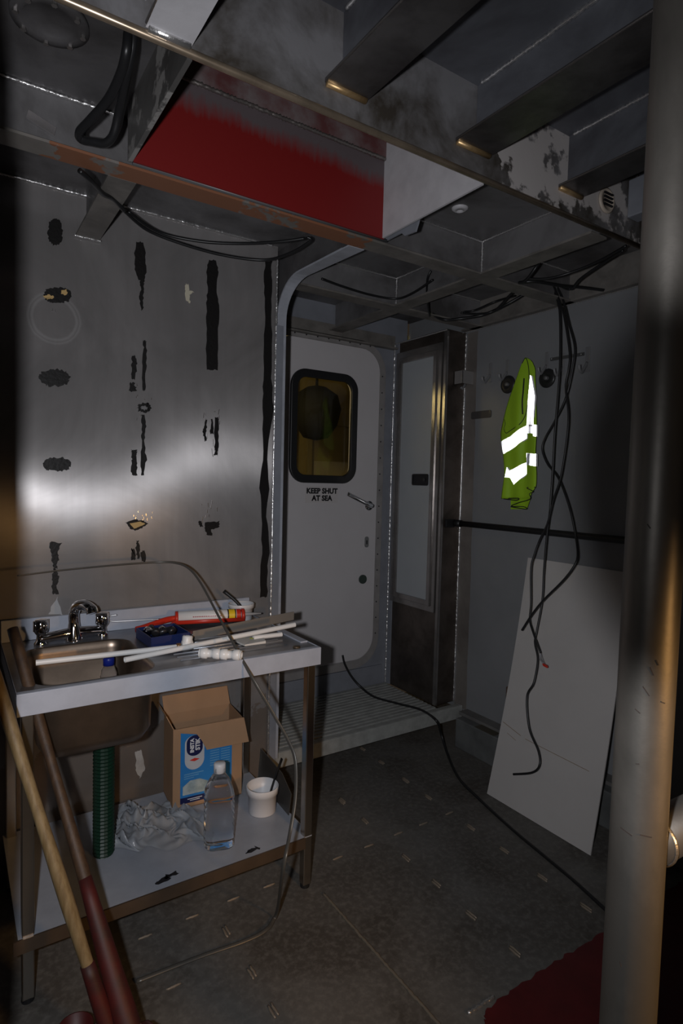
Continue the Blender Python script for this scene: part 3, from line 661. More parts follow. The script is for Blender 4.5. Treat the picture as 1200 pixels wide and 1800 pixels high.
# tap
tp = thing('tap', 'chrome two-handle mixer tap at the back of the sink', 'tap', (.385, 2.39, TZ))
bm = B(); tube(bm, smoothpath([(.268, 2.375, TZ+.02), (.30, 2.378, TZ+.024), (.385, 2.385, TZ+.03), (.46, 2.395, TZ+.026), (.495, 2.40, TZ+.022)], 4), .019, 14, rf=lambda i, n: .8+.25*math.sin(PI*i/(n-1))); mk('bridge', bm, chrome, tp, True)
for x, y in ((.272, 2.376), (.488, 2.398)):
    bm = B(); lathe(bm, [(.022, 0), (.024, .006), (.016, .016), (.014, .035), (.021, .045), (.024, .05), (.024, .085), (.019, .092), (.001, .093)], (x, y, TZ), (0, 0, 1), 20)
    h = mk('tap_handle', bm, chrome, tp, True)
    for k in range(4):
        a = k*PI/2+.4; bm = B(); tube(bm, [(x+.02*math.cos(a), y+.02*math.sin(a), TZ+.052), (x+.02*math.cos(a), y+.02*math.sin(a), TZ+.09)], .008, 8); mk('grip', bm, chrome, h, True)
bm = B(); lathe(bm, [(.034, 0), (.032, .02), (.022, .05), (.019, .07), (.018, .10)], (.385, 2.388, TZ), (0, 0, 1), 20); mk('body', bm, chrome, tp, True)
bm = B(); tube(bm, smoothpath([(.385, 2.388, TZ+.06), (.384, 2.385, TZ+.10), (.392, 2.362, TZ+.132), (.412, 2.325, TZ+.142), (.428, 2.298, TZ+.132), (.432, 2.290, TZ+.118)], 6), .019, 14, rf=lambda i, n: 1.1 if i > n*.8 else 1); mk('spout', bm, chrome, tp, True)
# green waste hose
bm = B(); pts = [(.445, 2.15, z) for z in [TZ-.25-i*.0065 for i in range(101)]]
tube(bm, [V(p) for p in pts if p[2] > .07]+[V((.46, 2.152, .06)), V((.475, 2.155, .035)), V((.49, 2.158, .012))], .037, 18, rf=lambda i, n: 1.0 if i % 2 else .87)
tag(mk('waste_hose', bm, M('green_hose', (.005, .024, .014), .35), None, False), 'ribbed dark green waste hose dropping from the sink bowl', 'hose')

# ================================================================ THINGS ON THE WORKTOP
Z0 = TZ+.003
def T(x, y, z=Z0): return fl_(x, y, z)
# metal strip
a, b = T(345, 1133, Z0+.02), V((1.20, 2.13, TZ+.035))
a = V((.77, 2.17, Z0+.016)); b = V((1.245, 2.235, Z0+.03)); d = (b-a).normalized(); n_ = V((-d.y, d.x, 0)).normalized()
bm = B(); obox(bm, (a+b)/2, d*((b-a).length/2), n_*.0015, V((0, 0, 1))*.018); obox(bm, (a+b)/2+n_*.012-V((0, 0, .0175)), d*((b-a).length/2), n_*.012, V((0, 0, 1))*.0015)
tag(mk('angle_strip', bm, M('grey_strip', (.30, .275, .25), .45, .5)), 'grey metal angle strip overhanging the end of the drainer', 'metal strip')
def pipe(a, b, label, r=.0095, name='plastic_pipe'):
    bm = B(); a = V(a); b = V(b)
    m_ = (b-a).normalized(); tube(bm, [a, a+m_*.001, b-m_*.001, b], r, 14, cap=False); tube(bm, [a, b], r*.75, 14, cap=False)
    for q, s in ((a, 1), (b, -1)):
        lathe(bm, [(r*.75, 0), (r, 0)], q, m_, 14)
    return tag(mk(name, bm, pvc, None, True), label, 'pipe')
pipe(T(63, 1165, Z0+.012), T(312, 1137, Z0+.012), 'white plastic pipe laid across the sink bowl, ending at the elbow fitting')
pipe(T(219, 1160, Z0+.012), T(412, 1120, Z0+.020), 'white plastic pipe lying from the drainer out over the bowl corner')
pipe(T(400, 1122, Z0+.034), T(518, 1098, Z0+.05), 'white plastic pipe resting along the grey angle strip')
pipe(T(445, 1121, Z0+.011), T(495, 1115, Z0+.011), 'short white plastic pipe end beside the paper packet', r=.009)
def fitting(c, d, label):
    t = thing('pipe_fitting', label, 'fitting', c, 'white push-fit pipe fittings')
    d = V(d).normalized(); c = V(c)
    bm = B(); lathe(bm, [(.010, -.034), (.016, -.034), (.0185, -.03), (.0185, -.012), (.014, -.009), (.014, .009), (.0185, .012), (.0185, .03), (.016, .034), (.010, .034)], c, d, 22); mk('body', bm, pvc, t, True)
    bm = B(); lathe(bm, [(.010, .032), (.0085, -.032)], c, d, 18); lathe(bm, [(.0085, .0), (.0001, .0)], c, d, 18); mk('bore', bm, ink, t, True)
    for s in (-1, 1):
        bm = B(); lathe(bm, [(.012, .034), (.0155, .036), (.0155, .039), (.0105, .039), (.0105, .034)], c, d*s, 20); mk('collar', bm, pvc, t, True)
    return t
fitting(T(372, 1150, Z0+.019)+V((0, .01, 0)), (.62, -.5, .0), 'white pipe coupling lying beside the white pipe on the drainer')
fitting(T(407, 1152, Z0+.019)+V((0, .01, 0)), (.62, -.5, .0), 'white pipe coupling lying closest to the bent wire')
el = thing('elbow_fitting', 'white elbow fitting joined to the pipe in front of the blue tray', 'fitting', T(330, 1130))
c = T(328, 1134, Z0+.016); dd = (T(63, 1165, Z0+.012)-c).normalized()
bm = B(); lathe(bm, [(.010, -.02), (.0185, -.02), (.0185, .016), (.014, .018)], c, dd, 20, close=True); mk('body', bm, pvc, el, True)
bm = B(); lathe(bm, [(.015, -.01), (.0185, .0), (.0185, .03), (.016, .034), (.009, .034)], c, V((.15, .1, 1)), 20); mk('socket', bm, pvc, el, True)
bm = B(); lathe(bm, [(.0098, .022), (.0105, .022), (.0105, .036), (.0098, .036)], c, dd, 16, close=True); mk('copper_ring', bm, M('copper', (.4, .22, .1), .35, .8), el, True)
# blue tray with odds and ends
bt = thing('parts_tray', 'blue plastic tray of dark odds and ends under the red sealant gun', 'tray', (.665, 2.2, TZ))
def rot(p, a, c): return V((c[0]+(p[0]-c[0])*math.cos(a)-(p[1]-c[1])*math.sin(a), c[1]+(p[0]-c[0])*math.sin(a)+(p[1]-c[1])*math.cos(a), p[2]))
def tbox(a, b, ang, c, nm, mat, par, bv=0):
    bm = B(); box(bm, a, b)
    for v in bm.verts: v.co = rot(v.co, ang, c)
    return mk(nm, bm, mat, par, bevel=bv)
tc = (.665, 2.2); an = .05
tx0, tx1, ty0, ty1 = .595, .745, 2.13, 2.30
tbox((tx0, ty0, Z0), (tx1, ty1, Z0+.004), an, tc, 'base', blue_pl, bt)
for s in (((tx0, ty0, Z0), (tx1, ty0+.004, Z0+.04)), ((tx0, ty1-.004, Z0), (tx1, ty1, Z0+.04)), ((tx0, ty0, Z0), (tx0+.004, ty1, Z0+.04)), ((tx1-.004, ty0, Z0), (tx1, ty1, Z0+.04))):
    tbox(s[0], s[1], an, tc, 'side', blue_pl, bt, .001)
rn = random.Random(3)
for k in range(7):
    x = rn.uniform(.62, .72); y = rn.uniform(2.16, 2.27); bm = B(); a = rn.uniform(0, PI)
    if k % 2: tube(bm, [(x-.025*math.cos(a), y-.025*math.sin(a), Z0+.03), (x+.025*math.cos(a), y+.025*math.sin(a), Z0+.036)], .011, 10)
    else: lathe(bm, [(.006, -.008), (.016, -.008), (.016, .008), (.006, .008)], (x, y, Z0+.033), (math.cos(a), math.sin(a), .4), 14, close=True)
    mi = [0, 1, 2, 0, 1, 2, 2][k]; mtl = ink if mi == 0 else (chrome if mi == 2 else M('dark_fit', (.03, .03, .035), .3, .4))
    tag(mk('loose_fitting', bm, mtl, None, True), 'small %s %s lying among odds and ends in the blue tray' % (('black', 'dark grey', 'shiny chrome')[mi], 'stub' if k % 2 else 'ring'), 'fitting', 'odds and ends in the blue tray')
# sealant gun (skeleton) with cartridge
sgn = thing('sealant_gun', 'red skeleton sealant gun with hooked plunger rod lying by the splashback', 'sealant gun', (.9, 2.37, TZ))
ga = V((.775, 2.40, Z0+.034)); gb = V((1.048, 2.335, Z0+.032)); gd = (gb-ga).normalized(); gs = V((-gd.y, gd.x, 0)).normalized(); up = V((0, 0, 1))
bm = B(); tube(bm, [ga+gs*-.028-up*.012, gb+gs*-.028-up*.012], .0055, 8, flat=(1.6, .6)); tube(bm, [ga+gs*.028-up*.012, gb+gs*.028-up*.012], .0055, 8, flat=(1.6, .6)); mk('side_rail', bm, red_tool, sgn, True)
bm = B(); lathe(bm, [(.018, 0), (.03, 0), (.03, .012), (.018, .012)], gb-gd*.006, gd, 20, close=False); mk('front_ring', bm, red_tool, sgn, True)
bm = B(); cyl(bm, ga, ga+gd*.01, .03, 20); mk('rear_plate', bm, red_tool, sgn, True)
hb = ga-gd*.02
bm = B(); tube(bm, smoothpath([ga+gd*.02, ga-gd*.03-gs*.015, ga-gd*.08-gs*.05-up*.005, ga-gd*.13-gs*.085-up*.012, ga-gd*.155-gs*.10-up*.014], 5), .013, 10, flat=(1, .7)); mk('handle', bm, red_tool, sgn, True)
bm = B(); tube(bm, smoothpath([ga-up*.008-gs*.02, ga-gd*.03-gs*.07-up*.014, ga-gd*.07-gs*.115-up*.016], 5), .008, 8, flat=(1, .6)); mk('trigger', bm, red_tool, sgn, True)
bm = B(); tube(bm, smoothpath([ga, hb-gd*.12, hb-gd*.215-up*.0, hb-gd*.238+up*.008, hb-gd*.232+up*.022, hb-gd*.205+up*.026], 6), .0032, 8); mk('plunger_rod', bm, M('rod_steel', (.35, .35, .36), .3, .9), sgn, True)
sct = thing('sealant_cartridge', 'white sealant cartridge with yellow-black label band held in the red gun', 'cartridge', (.85, 2.35, TZ))
ca = ga+gd*.012+up*.004
bm = B(); lathe(bm, [(.001, 0), (.0245, 0), (.0245, .255), (.022, .258), (.001, .258)], ca, gd, 28); mk('tube', bm, pvc, sct, True)
for nm, h0, h1, mt in (('label_band', .262-.055, .262-.028, M('yellow_label', (.75, .5, .02), .4)), ('label_band', .262-.060, .262-.054, ink), ('label_band', .262-.029, .262-.024, ink), ('label_band', .262-.022, .262-.004, red_tool)):
    bm = B(); lathe(bm, [(.0248, h0), (.0248, h1)], ca, gd, 28); mk(nm, bm, mt, sct, True)
bm = B(); lathe(bm, [(.012, .258), (.012, .27), (.009, .275), (.003, .35), (.0015, .35)], ca, gd, 18); mk('nozzle', bm, M('nozzle_grey', (.45, .47, .5), .3, trans=.2), sct, True)
zz = up*math.cos(.6)-gs*math.sin(.6)
textmesh('PU ADHESIVE SEALANT', .012, M('label_red', (.35, .03, .03), .5), 'lettering', sct, ca+gd*.12+(zz*-.004)+(-gs*.7+up*.7)*.0262, gd, (gs*.7+up*.7), depth=.0003) if False else None
for k in range(16):
    p = ca+gd*(.06+k*.0075)-gs*.0245*.97+up*.004; bm = B() if k == 0 else bm; obox(bm, p, gd*.0026, gs*.0005, up*.0022)
mk('lettering', bm, M('label_red', (.3, .03, .05), .5), sct)
# tub and brush
def tub(c, r, h, label, stick):
    t = thing('plastic_tub', label, 'tub', c, 'white plastic tubs')
    bm = B(); lathe(bm, [(.001, 0), (r*.82, 0), (r*.86, .004), (r*.9, h*.72), (r*1.0, h*.74), (r*1.02, h*.98), (r*1.0, h), (r*.95, h), (r*.93, h*.75), (r*.84, h*.72), (r*.8, .006), (.001, .006)], c, (0, 0, 1), 32); mk('wall', bm, plastic_w, t, True)
    return t
tub((1.068, 2.395, Z0), .056, .072, 'white plastic tub at the back corner of the worktop', 1)
bm = B(); tube(bm, smoothpath([(1.09, 2.375, Z0+.01), (1.05, 2.395, Z0+.075), (1.00, 2.43, Z0+.125)], 4), .007, 8, rf=lambda i, n: .7+.6*i/n); tag(mk('stirring_stick', bm, black_rub, None, True), 'black stick leaning in the tub on the worktop', 'stick')
tub((1.045, 2.105, SZ), .064, .108, 'white plastic tub standing on the lower shelf beside the bottle', 1)
bm = B(); tube(bm, smoothpath([(1.035, 2.06, SZ+.015), (1.085, 2.10, SZ+.09), (1.16, 2.16, SZ+.165)], 4), .006, 8, rf=lambda i, n: .8+.5*i/n, flat=(1.3, .6)); tag(mk('stirring_stick', bm, black_rub, None, True), 'black stick leaning out of the tub on the lower shelf', 'stick')
# packet
pk = [T(412, 1128), T(424, 1118), T(455, 1113), T(467, 1131), T(430, 1136)]
bm = B(); a_ = [bm.verts.new(p+V((0, 0, .006+.004*(i % 2)))) for i, p in enumerate(pk)]; b_ = [bm.verts.new(p) for p in pk]
bm.faces.new(a_); bm.faces.new(b_)
for i in range(5): bm.faces.new((a_[i], a_[(i+1) % 5], b_[(i+1) % 5], b_[i]))
pkt = thing('paper_packet', 'small white paper packet with a yellow-green spot on the drainer', 'packet', T(440, 1126)); mk('wrapper', bm, M('paper', (.55, .54, .52), .6), pkt)
bm = B(); q = T(442, 1122, Z0+.0115); cyl(bm, q, q+V((0, 0, .001)), .008, 12); mk('printed_spot', bm, M('yellow_green', (.45, .5, .05), .5), pkt)
bm = B(); q = T(521, 1139); lathe(bm, [(.001, 0), (.014, 0), (.014, .007), (.001, .009)], q, (0, 0, 1), 14); tag(mk('metal_disc', bm, M('brown_cap', (.09, .07, .05), .4, .5), None, True), 'small brown disc lying at the front corner of the drainer', 'disc')
# bottle in the bowl
bb = thing('drink_bottle', 'small clear bottle with dark blue cap standing in the sink bowl', 'bottle', (.44, 2.06, TZ-.25))
bz = TZ-.254; q = fl_(191, 1162, bz+.2); bx, by = q.x, min(q.y, 2.24)
bm = B(); lathe(bm, [(.001, .004), (.026, .004), (.03, .01)]+[(.03-.002*(k % 2), .02+k*.009) for k in range(16)]+[(.026, .17), (.014, .188), (.013, .2)], (bx, by, bz), (0, 0, 1), 24, close=True); mk('body', bm, clearpl, bb, True)
bm = B(); lathe(bm, [(.001, .214), (.018, .214), (.02, .21), (.02, .186), (.013, .184)], (bx, by, bz), (0, 0, 1), 24); mk('cap', bm, M('blue_cap', (.01, .02, .2), .3), bb, True)

# ================================================================ LOWER SHELF
# cardboard box
cb = thing('cardboard_box', 'open brown cardboard box with blue printed label on the lower shelf', 'box', (.88, 2.42, SZ))
c0, c1, c2, c3 = V((.735, 2.285, SZ)), V((1.025, 2.265, SZ)), V((1.04, 2.44, SZ)), V((.75, 2.455, SZ)); hh = .335
def wallp(a, b, z0, z1, nm, t=.004, par=cb, tilt=V((0, 0, 0))):
    bm = B(); d = (b-a).normalized(); n_ = V((-d.y, d.x, 0))
    vs = [bm.verts.new(q) for q in (a+up*z0, b+up*z0, b+up*z1+tilt, a+up*z1+tilt, a+up*z0+n_*t, b+up*z0+n_*t, b+up*z1+tilt+n_*t, a+up*z1+tilt+n_*t)]
    for f in ((0, 1, 2, 3), (4, 7, 6, 5), (0, 4, 5, 1), (3, 2, 6, 7), (0, 3, 7, 4), (1, 5, 6, 2)): bm.faces.new([vs[i] for i in f])
    return mk(nm, bm, card, par)
front = wallp(c0, c1, 0.001, hh, 'side'); wallp(c1, c2, 0.001, hh, 'side'); wallp(c2, c3, 0.001, hh+.0, 'side'); wallp(c3, c0, 0.001, hh, 'side')
bm = B(); plate(bm, [(c0.x, c0.y), (c1.x, c1.y), (c2.x, c2.y), (c3.x, c3.y)], lambda u, v, d: V((u, v, SZ+.001+d)), .004); mk('bottom', bm, card, cb)
wallp(c2, c3, hh, hh+.07, 'flap', tilt=V((0, .035, 0))); wallp(c3, c0, hh, hh+.06, 'flap', tilt=V((-.03, 0, 0)))
fd = (c1-c0).normalized(); fn = V((fd.y, -fd.x, 0))     # fn points to the viewer
def FP(u, z, d=0): return c0+fd*u+up*z+fn*d
def fq(bm, us, d0, d1):
    a = [bm.verts.new(FP(u, z, d0)) for u, z in us]; b = [bm.verts.new(FP(u, z, d1)) for u, z in us]; n = len(a)
    for i in range(n): bm.faces.new((a[i], a[(i+1) % n], b[(i+1) % n], b[i]))
    bm.faces.new(a); bm.faces.new(b); return bm
# folded front flap
bm = B(); W_ = (c1-c0).length
a = [FP(.0, hh, .002), FP(W_+.004, hh, .002), FP(W_+.02, hh-.10, .022), FP(.13, hh-.098, .022), FP(.112, hh-.06, .014), FP(.09, hh-.028, .008)]
v1 = [bm.verts.new(p) for p in a]; v2 = [bm.verts.new(p+fn*.004+up*.001) for p in a]
bm.faces.new(v1); bm.faces.new(v2)
for i in range(6): bm.faces.new((v1[i], v1[(i+1) % 6], v2[(i+1) % 6], v2[i]))
mk('flap', bm, card, cb)
lb = mk('label', fq(B(), [(.03, .02), (.15, .02), (.245, .028), (.245, .262), (.03, .315)], .0003, .0010), M('label_blue', (.02, .17, .45), .4), cb, label='blue printed label')
pill = [(u+.085, v+.0) for u, v in [(.046*math.cos(a), .225+.0*1 + .046*math.sin(a)+.05 if a < PI else .0) for a in ()]]
out = []
for k in range(13): a = PI*k/12; out.append((.087+.040*math.cos(a), .268+.030*math.sin(a)))
for k in range(13): a = PI+PI*k/12; out.append((.087+.040*math.cos(a), .195+.040*math.sin(a)))
mk('pale_oval', fq(B(), out, .0010, .0013), M('print_pale', (.42, .44, .48), .5), lb)
out = []
for k in range(13): a = PI*k/12; out.append((.087+.033*math.cos(a), .270+.028*math.sin(a)))
for k in range(13): a = PI+PI*k/12; out.append((.087+.033*math.cos(a), .242+.030*math.sin(a)))
mk('navy_oval', fq(B(), out, .0013, .0016), M('print_navy', (.006, .01, .06), .4), lb)
pw_ = M('print_white', (.6, .6, .62), .5); pr_ = M('print_red', (.5, .03, .02), .5)
textmesh('INSTA', .021, pw_, 'lettering', lb, FP(.077, .256, .0019), up, -fd, bold=.001)
textmesh('STIK', .025, pw_, 'lettering', lb, FP(.100, .258, .0019), up, -fd, bold=.001)
mk('red_diamond', fq(B(), [(.066, .196), (.087, .189), (.108, .196), (.087, .203)], .0013, .0016), pr_, lb)
bm = B()
for k in range(3): fq(bm, [(.045, .138-k*.009), (.125-k*.02, .139-k*.009), (.125-k*.02, .1425-k*.009), (.045, .1415-k*.009)], .0010, .0013)
for k in range(9):
    z = .235-k*.010
    for u0, u1 in ((.152, .19), (.198, .236)): fq(bm, [(u0, z), (u1, z), (u1, z+.003), (u0, z+.003)], .0010, .0013)
mk('small_print', bm, M('print_faint', (.12, .3, .5), .5), lb)
mk('photo_print', fq(B(), [(.04, .055), (.145, .055), (.145, .095), (.11, .112), (.07, .112), (.04, .09)], .0010, .0013), M('print_photo', (.34, .4, .42), .5, col2=(.2, .26, .26), vscale=25), lb)
mk('navy_strip', fq(B(), [(.03, .02), (.15, .02), (.15, .045), (.03, .045)], .0010, .0013), bpy.data.materials['print_navy'], lb)
mk('white_edge', fq(B(), [(.152, .252), (.24, .249), (.24, .253), (.152, .257)], .0010, .0013), pw_, lb)
bm = B(); fq(bm, [(.06, .034), (.12, .034), (.12, .037), (.06, .037)], .0013, .0016); fq(bm, [(.07, .027), (.11, .027), (.11, .030), (.07, .030)], .0013, .0016); mk('strip_print', bm, pw_, lb)
# water bottle
wb = thing('water_bottle', 'large clear square water bottle with white cap in front of the cardboard box', 'bottle', (.813, 1.985, SZ))
bx, by, bz = .813, 1.99, SZ+.001
pf = [(.03, .0), (.048, .003), (.053, .012)]+[(.0535-.006*(k % 2), .02+k*.0105) for k in range(16)]+[(.053, .19), (.05, .205), (.038, .235), (.024, .258), (.0185, .268), (.018, .29)]
bm = B(); lathe(bm, pf, (bx, by, bz), (0, 0, 1), 36, sq=4.5, close=True)
rotm = Matrix.Translation((bx, by, 0)) @ Matrix.Rotation(.5, 4, 'Z') @ Matrix.Translation((-bx, -by, 0)); bm.transform(rotm); mk('body', bm, water, wb, True)
bm = B(); lathe(bm, [(.001, .306), (.018, .306), (.0215, .302), (.0215, .272), (.0185, .27)], (bx, by, bz), (0, 0, 1), 28); mk('cap', bm, plastic_w, wb, True)
# leaning dark metal plate
q = [V((1.138, 2.345, SZ)), V((1.120, 2.02, SZ)), V((1.130, 2.02, SZ+.085)), V((1.140, 2.12, SZ+.125)), V((1.150, 2.345, SZ+.14))]
bm = B(); v1 = [bm.verts.new(p) for p in q]; v2 = [bm.verts.new(p+V((.003, 0, 0))) for p in q]; bm.faces.new(v1); bm.faces.new(v2)
for i in range(5): bm.faces.new((v1[i], v1[(i+1) % 5], v2[(i+1) % 5], v2[i]))
tag(mk('metal_plate', bm, M('plate_dark', (.14, .13, .12), .35, .7)), 'dark metal offcut standing on edge beside the tub on the shelf', 'metal plate')
# crumpled plastic film
bm = B(); nx, ny = 80, 56; G = []
rn = random.Random(21); cr = [(rn.uniform(0, 1), rn.uniform(0, 1), rn.uniform(0, PI), rn.uniform(.012, .034)) for _ in range(34)]
A_ = (fl_(180, 1500, SZ), fl_(385, 1480, SZ), fl_(330, 1400, SZ), fl_(215, 1430, SZ))
for j in range(ny+1):
    row = []
    for i in range(nx+1):
        u, v = i/nx, j/ny; p = A_[0].lerp(A_[1], u).lerp(A_[3].lerp(A_[2], u), v); h = 0
        for cx, cy, a, amp in cr:
            d = abs((u-cx)*math.cos(a)+(v-cy)*math.sin(a)); l = math.hypot(u-cx, v-cy); h = max(h, amp*max(0, 1-d/.09)*max(0, 1-l/.38))
        e = min(u, 1-u, v, 1-v); h *= min(1, e*6); h += .075*max(0, 1-u*2.0)*min(1, e*5)*(.3+.7*v)
        row.append(bm.verts.new(p+V((.018*math.sin(j*.33+i*.11), .02*math.sin(i*.23), .002+h*(.7+.6*math.sin(i*.5+j*.35)**2)))))
    G.append(row)
for j in range(ny):
    for i in range(nx): bm.faces.new((G[j][i], G[j][i+1], G[j+1][i+1], G[j+1][i]))
tag(mk('plastic_film', bm, M('crumpled_film', (.24, .26, .29), .3, bmp=.3, bscale=30), None, True), 'crumpled blue-white protective film heaped on the lower shelf', 'plastic film')

# ================================================================ LONG BENT STRIP
def P3(x, y, Y): return on(x, y, 1, Y)
wp_ = [P3(30, 1012, 2.30), P3(110, 1002, 2.32), P3(205, 993, 2.33), P3(270, 988.5, 2.33), P3(305, 989, 2.30), P3(330, 998, 2.25), P3(352, 1024, 2.18), P3(385, 1085, 2.03), P3(415, 1140, 1.90), P3(445, 1195, 1.79), P3(480, 1255, 1.74), P3(508, 1305, 1.70), P3(519, 1340, 1.67), P3(519, 1400, 1.62), P3(510, 1460, 1.58), P3(497, 1530, 1.54), fl_(486, 1606, .03), fl_(468, 1634, .012), fl_(430, 1654, .008), fl_(350, 1682, .008), fl_(240, 1725, .008)]
sp_ = [V((p.x, p.y, max(p.z, .007))) for p in smoothpath(wp_, 8)]
bm = B(); tube(bm, sp_, .0042, 8, rf=lambda i, n: .4+min(1, i/n*2.2)*.85, flat=(1.3, .6)); tag(mk('edging_strip', bm, M('strip_grey', (.085, .08, .072), .35, .3), None, True), 'long thin flexible strip arching over the sink down to the deck', 'strip')

# ================================================================ SHOVELS
def shovel(a, b, label, wood, redl, flare=.25):
    """a top, b socket end on the handle line"""
    a = V(a); b = V(b); t = thing('shovel', label, 'shovel', b)
    d = (b-a).normalized(); L_ = (b-a).length
    bm = B(); tube(bm, [a.lerp(b, k/14)+V((0, 0, 0)) for k in range(15)], .0165, 14, rf=lambda i, n: .95+.1*math.sin(i*.9)); mk('handle', bm, wood, t, True)
    rp = M('red_blade_paint', (.055, .005, .004), .6, col2=(.025, .006, .005), vscale=14) if 'red_blade_paint' not in bpy.data.materials else bpy.data.materials['red_blade_paint']
    s = a.lerp(b, 1-redl/L_)
    bm = B(); tube(bm, [s.lerp(b, k/6) for k in range(7)], .0185, 14, rf=lambda i, n: .93+flare*(i/(n-1))); mk('socket', bm, rp, t, True)
    # blade: curved scoop below the socket
    side = d.cross(V((-.5, -1, .2))).normalized(); nn = side.cross(d).normalized(); bm = B(); G = []
    for j in range(9):
        row = []; tt = j/8; wdt = .05+.07*min(1, tt*3); 
        if tt > .6: wdt *= math.sqrt(max(.05, 1-((tt-.6)/.42)**2))
        for i in range(9):
            s_ = -1+2*i/8; row.append(bm.verts.new(b+d*(-.05+tt*.30)+side*s_*wdt+nn*(-.02*(1-s_*s_)+.0)))
        G.append(row)
    for j in range(8):
        for i in range(8): bm.faces.new((G[j][i], G[j][i+1], G[j+1][i+1], G[j+1][i]))
    o = mk('blade', bm, rp, t, True); o.modifiers.new('s', 'SOLIDIFY').thickness = .003
    return t
# handles lean on the front edge of the sink unit's corner; blades stand on the deck
def onray(x, y, dist): return CAM+ray(x, y)*dist
s1a, s1b = onray(-22, 1150, 1.50), fl_(197, 1830, .14)
shovel(s1a, s1b, 'shovel with pale wooden handle and red blade leaning by the sink', wood_l, .20)
s2a, s2b = onray(22, 1105, 1.80), fl_(238, 1850, .12)
shovel(s2a, s2b, 'shovel with dark brown handle fading to red, behind the pale one', wood_d, .42, flare=.9)

# small red scoop behind the handle ends
sx = thing('hand_scoop', 'small dark red scoop with pale scribbles behind the pale shovel handle', 'scoop', fl_(128, 1790, .12))
q = fl_(132, 1785, .13); bm = B(); lathe(bm, [(.001, 0), (.032, 0), (.040, .02), (.045, .10), (.042, .10), (.037, .022), (.001, .006)], q-V((0, 0, .13)), (0, 0, 1), 24); mk('bowl', bm, M('scoop_red', (.06, .006, .005), .5), sx, True)
bm = B()
for k in range(4):
    a = -1.9+k*.22; c_ = q-V((0, 0, .07))+V((math.cos(a), math.sin(a), 0))*.0435; obox(bm, c_, V((-math.sin(a), math.cos(a), 0))*.001+V((0, 0, .0)), V((math.cos(a), math.sin(a), 0))*.0006, V((-math.sin(a)*.003*(-1)**k, 0, .009)))
mk('scribble', bm, M('scribble_pale', (.3, .28, .26), .6), sx)

# ================================================================ CABLES
def cable(pts, r, label, cat='cable', n=8, group=None, mat=black_cable, name='cable'):
    bm = B(); tube(bm, smoothpath(pts, n), r, 9); return tag(mk(name, bm, mat, None, True), label, cat, group)
g_ = [P3(602, 1152, 3.065), P3(606, 1168, 3.06), P3(618, 1190, 3.04), P3(634, 1208, 3.0)]+[fl_(x, y, PZ+.006) for x, y in ((658, 1225), (700, 1237), (740, 1248))]+[fl_(764, 1266, PZ+.004)+V((0, -.012, 0)), on(775, 1290, 1, 2.47), on(786, 1325, 1, 2.38), fl_(806, 1368, .008), fl_(840, 1403, .007), fl_(900, 1458, .007), fl_(960, 1508, .007), fl_(1010, 1550, .007), fl_(1058, 1594, .007), fl_(1110, 1640, .007)]
cable(g_, .0065, 'black cable running from under the door across the step and the deck')
WX = lambda x, y, off: on(x, y, 0, X2-off)
C6 = lambda x, y: (780+x/2.857, 420+y/2.857)
def hang(px, offs, r, label):
    return cable([WX(x, y, o) for (x, y), o in zip(px, offs)], r, label, group='cables hanging down in front of the grey wall')
h1 = [(968, 500), (980, 530), (984, 560), (984, 640), (980, 700), (975, 760), (971, 830), (966, 900), (961, 940), (956, 1000), (953, 1055), (943, 1110), (940, 1130), (945, 1160), (938, 1200), (926, 1225), (930, 1280), (946, 1320), (948, 1345), (935, 1358), (902, 1361)]
hang(h1, [.12]*9+[.12, .13, .16, .18, .2, .24, .26, .29, .31, .33, .34, .35], .0055, 'longest hanging black cable, its end curling near the foot of the board')
h2 = [(972, 500), (985, 535), (992, 560), (1001, 620), (999, 650), (994, 680), (999, 730), (995, 780), (985, 840), (972, 880), (962, 920), (948, 950), (939, 975), (933, 1000), (933, 1060), (931, 1090), (938, 1115), (950, 1148)]
hang(h2, [.14]*12+[.15, .16, .17, .18, .2, .21], .005, 'hanging black cable that ends in bare wires with a red connector')
h3 = [(977, 500), (990, 530), (1000, 570), (1010, 610), (1006, 650), (994, 700), (975, 740), (958, 770), (953, 790), (962, 815), (978, 835), (990, 860), (1003, 900), (1012, 945), (1015, 975), (1010, 993), (990, 1020), (955, 1055), (935, 1080), (917, 1108)]
hang(h3, [.10]*14+[.13, .15, .17, .18, .19, .2], .0055, 'hanging black cable swinging wide towards the pipe, cut end beside the board edge')
cn = thing('wire_connector', 'small red connector on bare wires hanging over the white board', 'connector', WX(957, 1168, .22))
bm = B()
for dx in (-2, 0, 3): tube(bm, smoothpath([WX(950, 1148, .21), WX(950+dx, 1158, .215), WX(955+dx*.5, 1166, .22)], 4), .0014, 5)
mk('wires', bm, M('wire_grey', (.3, .3, .32), .4), cn, True)
p = WX(958, 1170, .22); bm = B(); obox(bm, p, (.0, .012, .002), (.006, 0, 0), (0, .003, .006)); mk('connector_body', bm, red_tool, cn, bevel=.002)
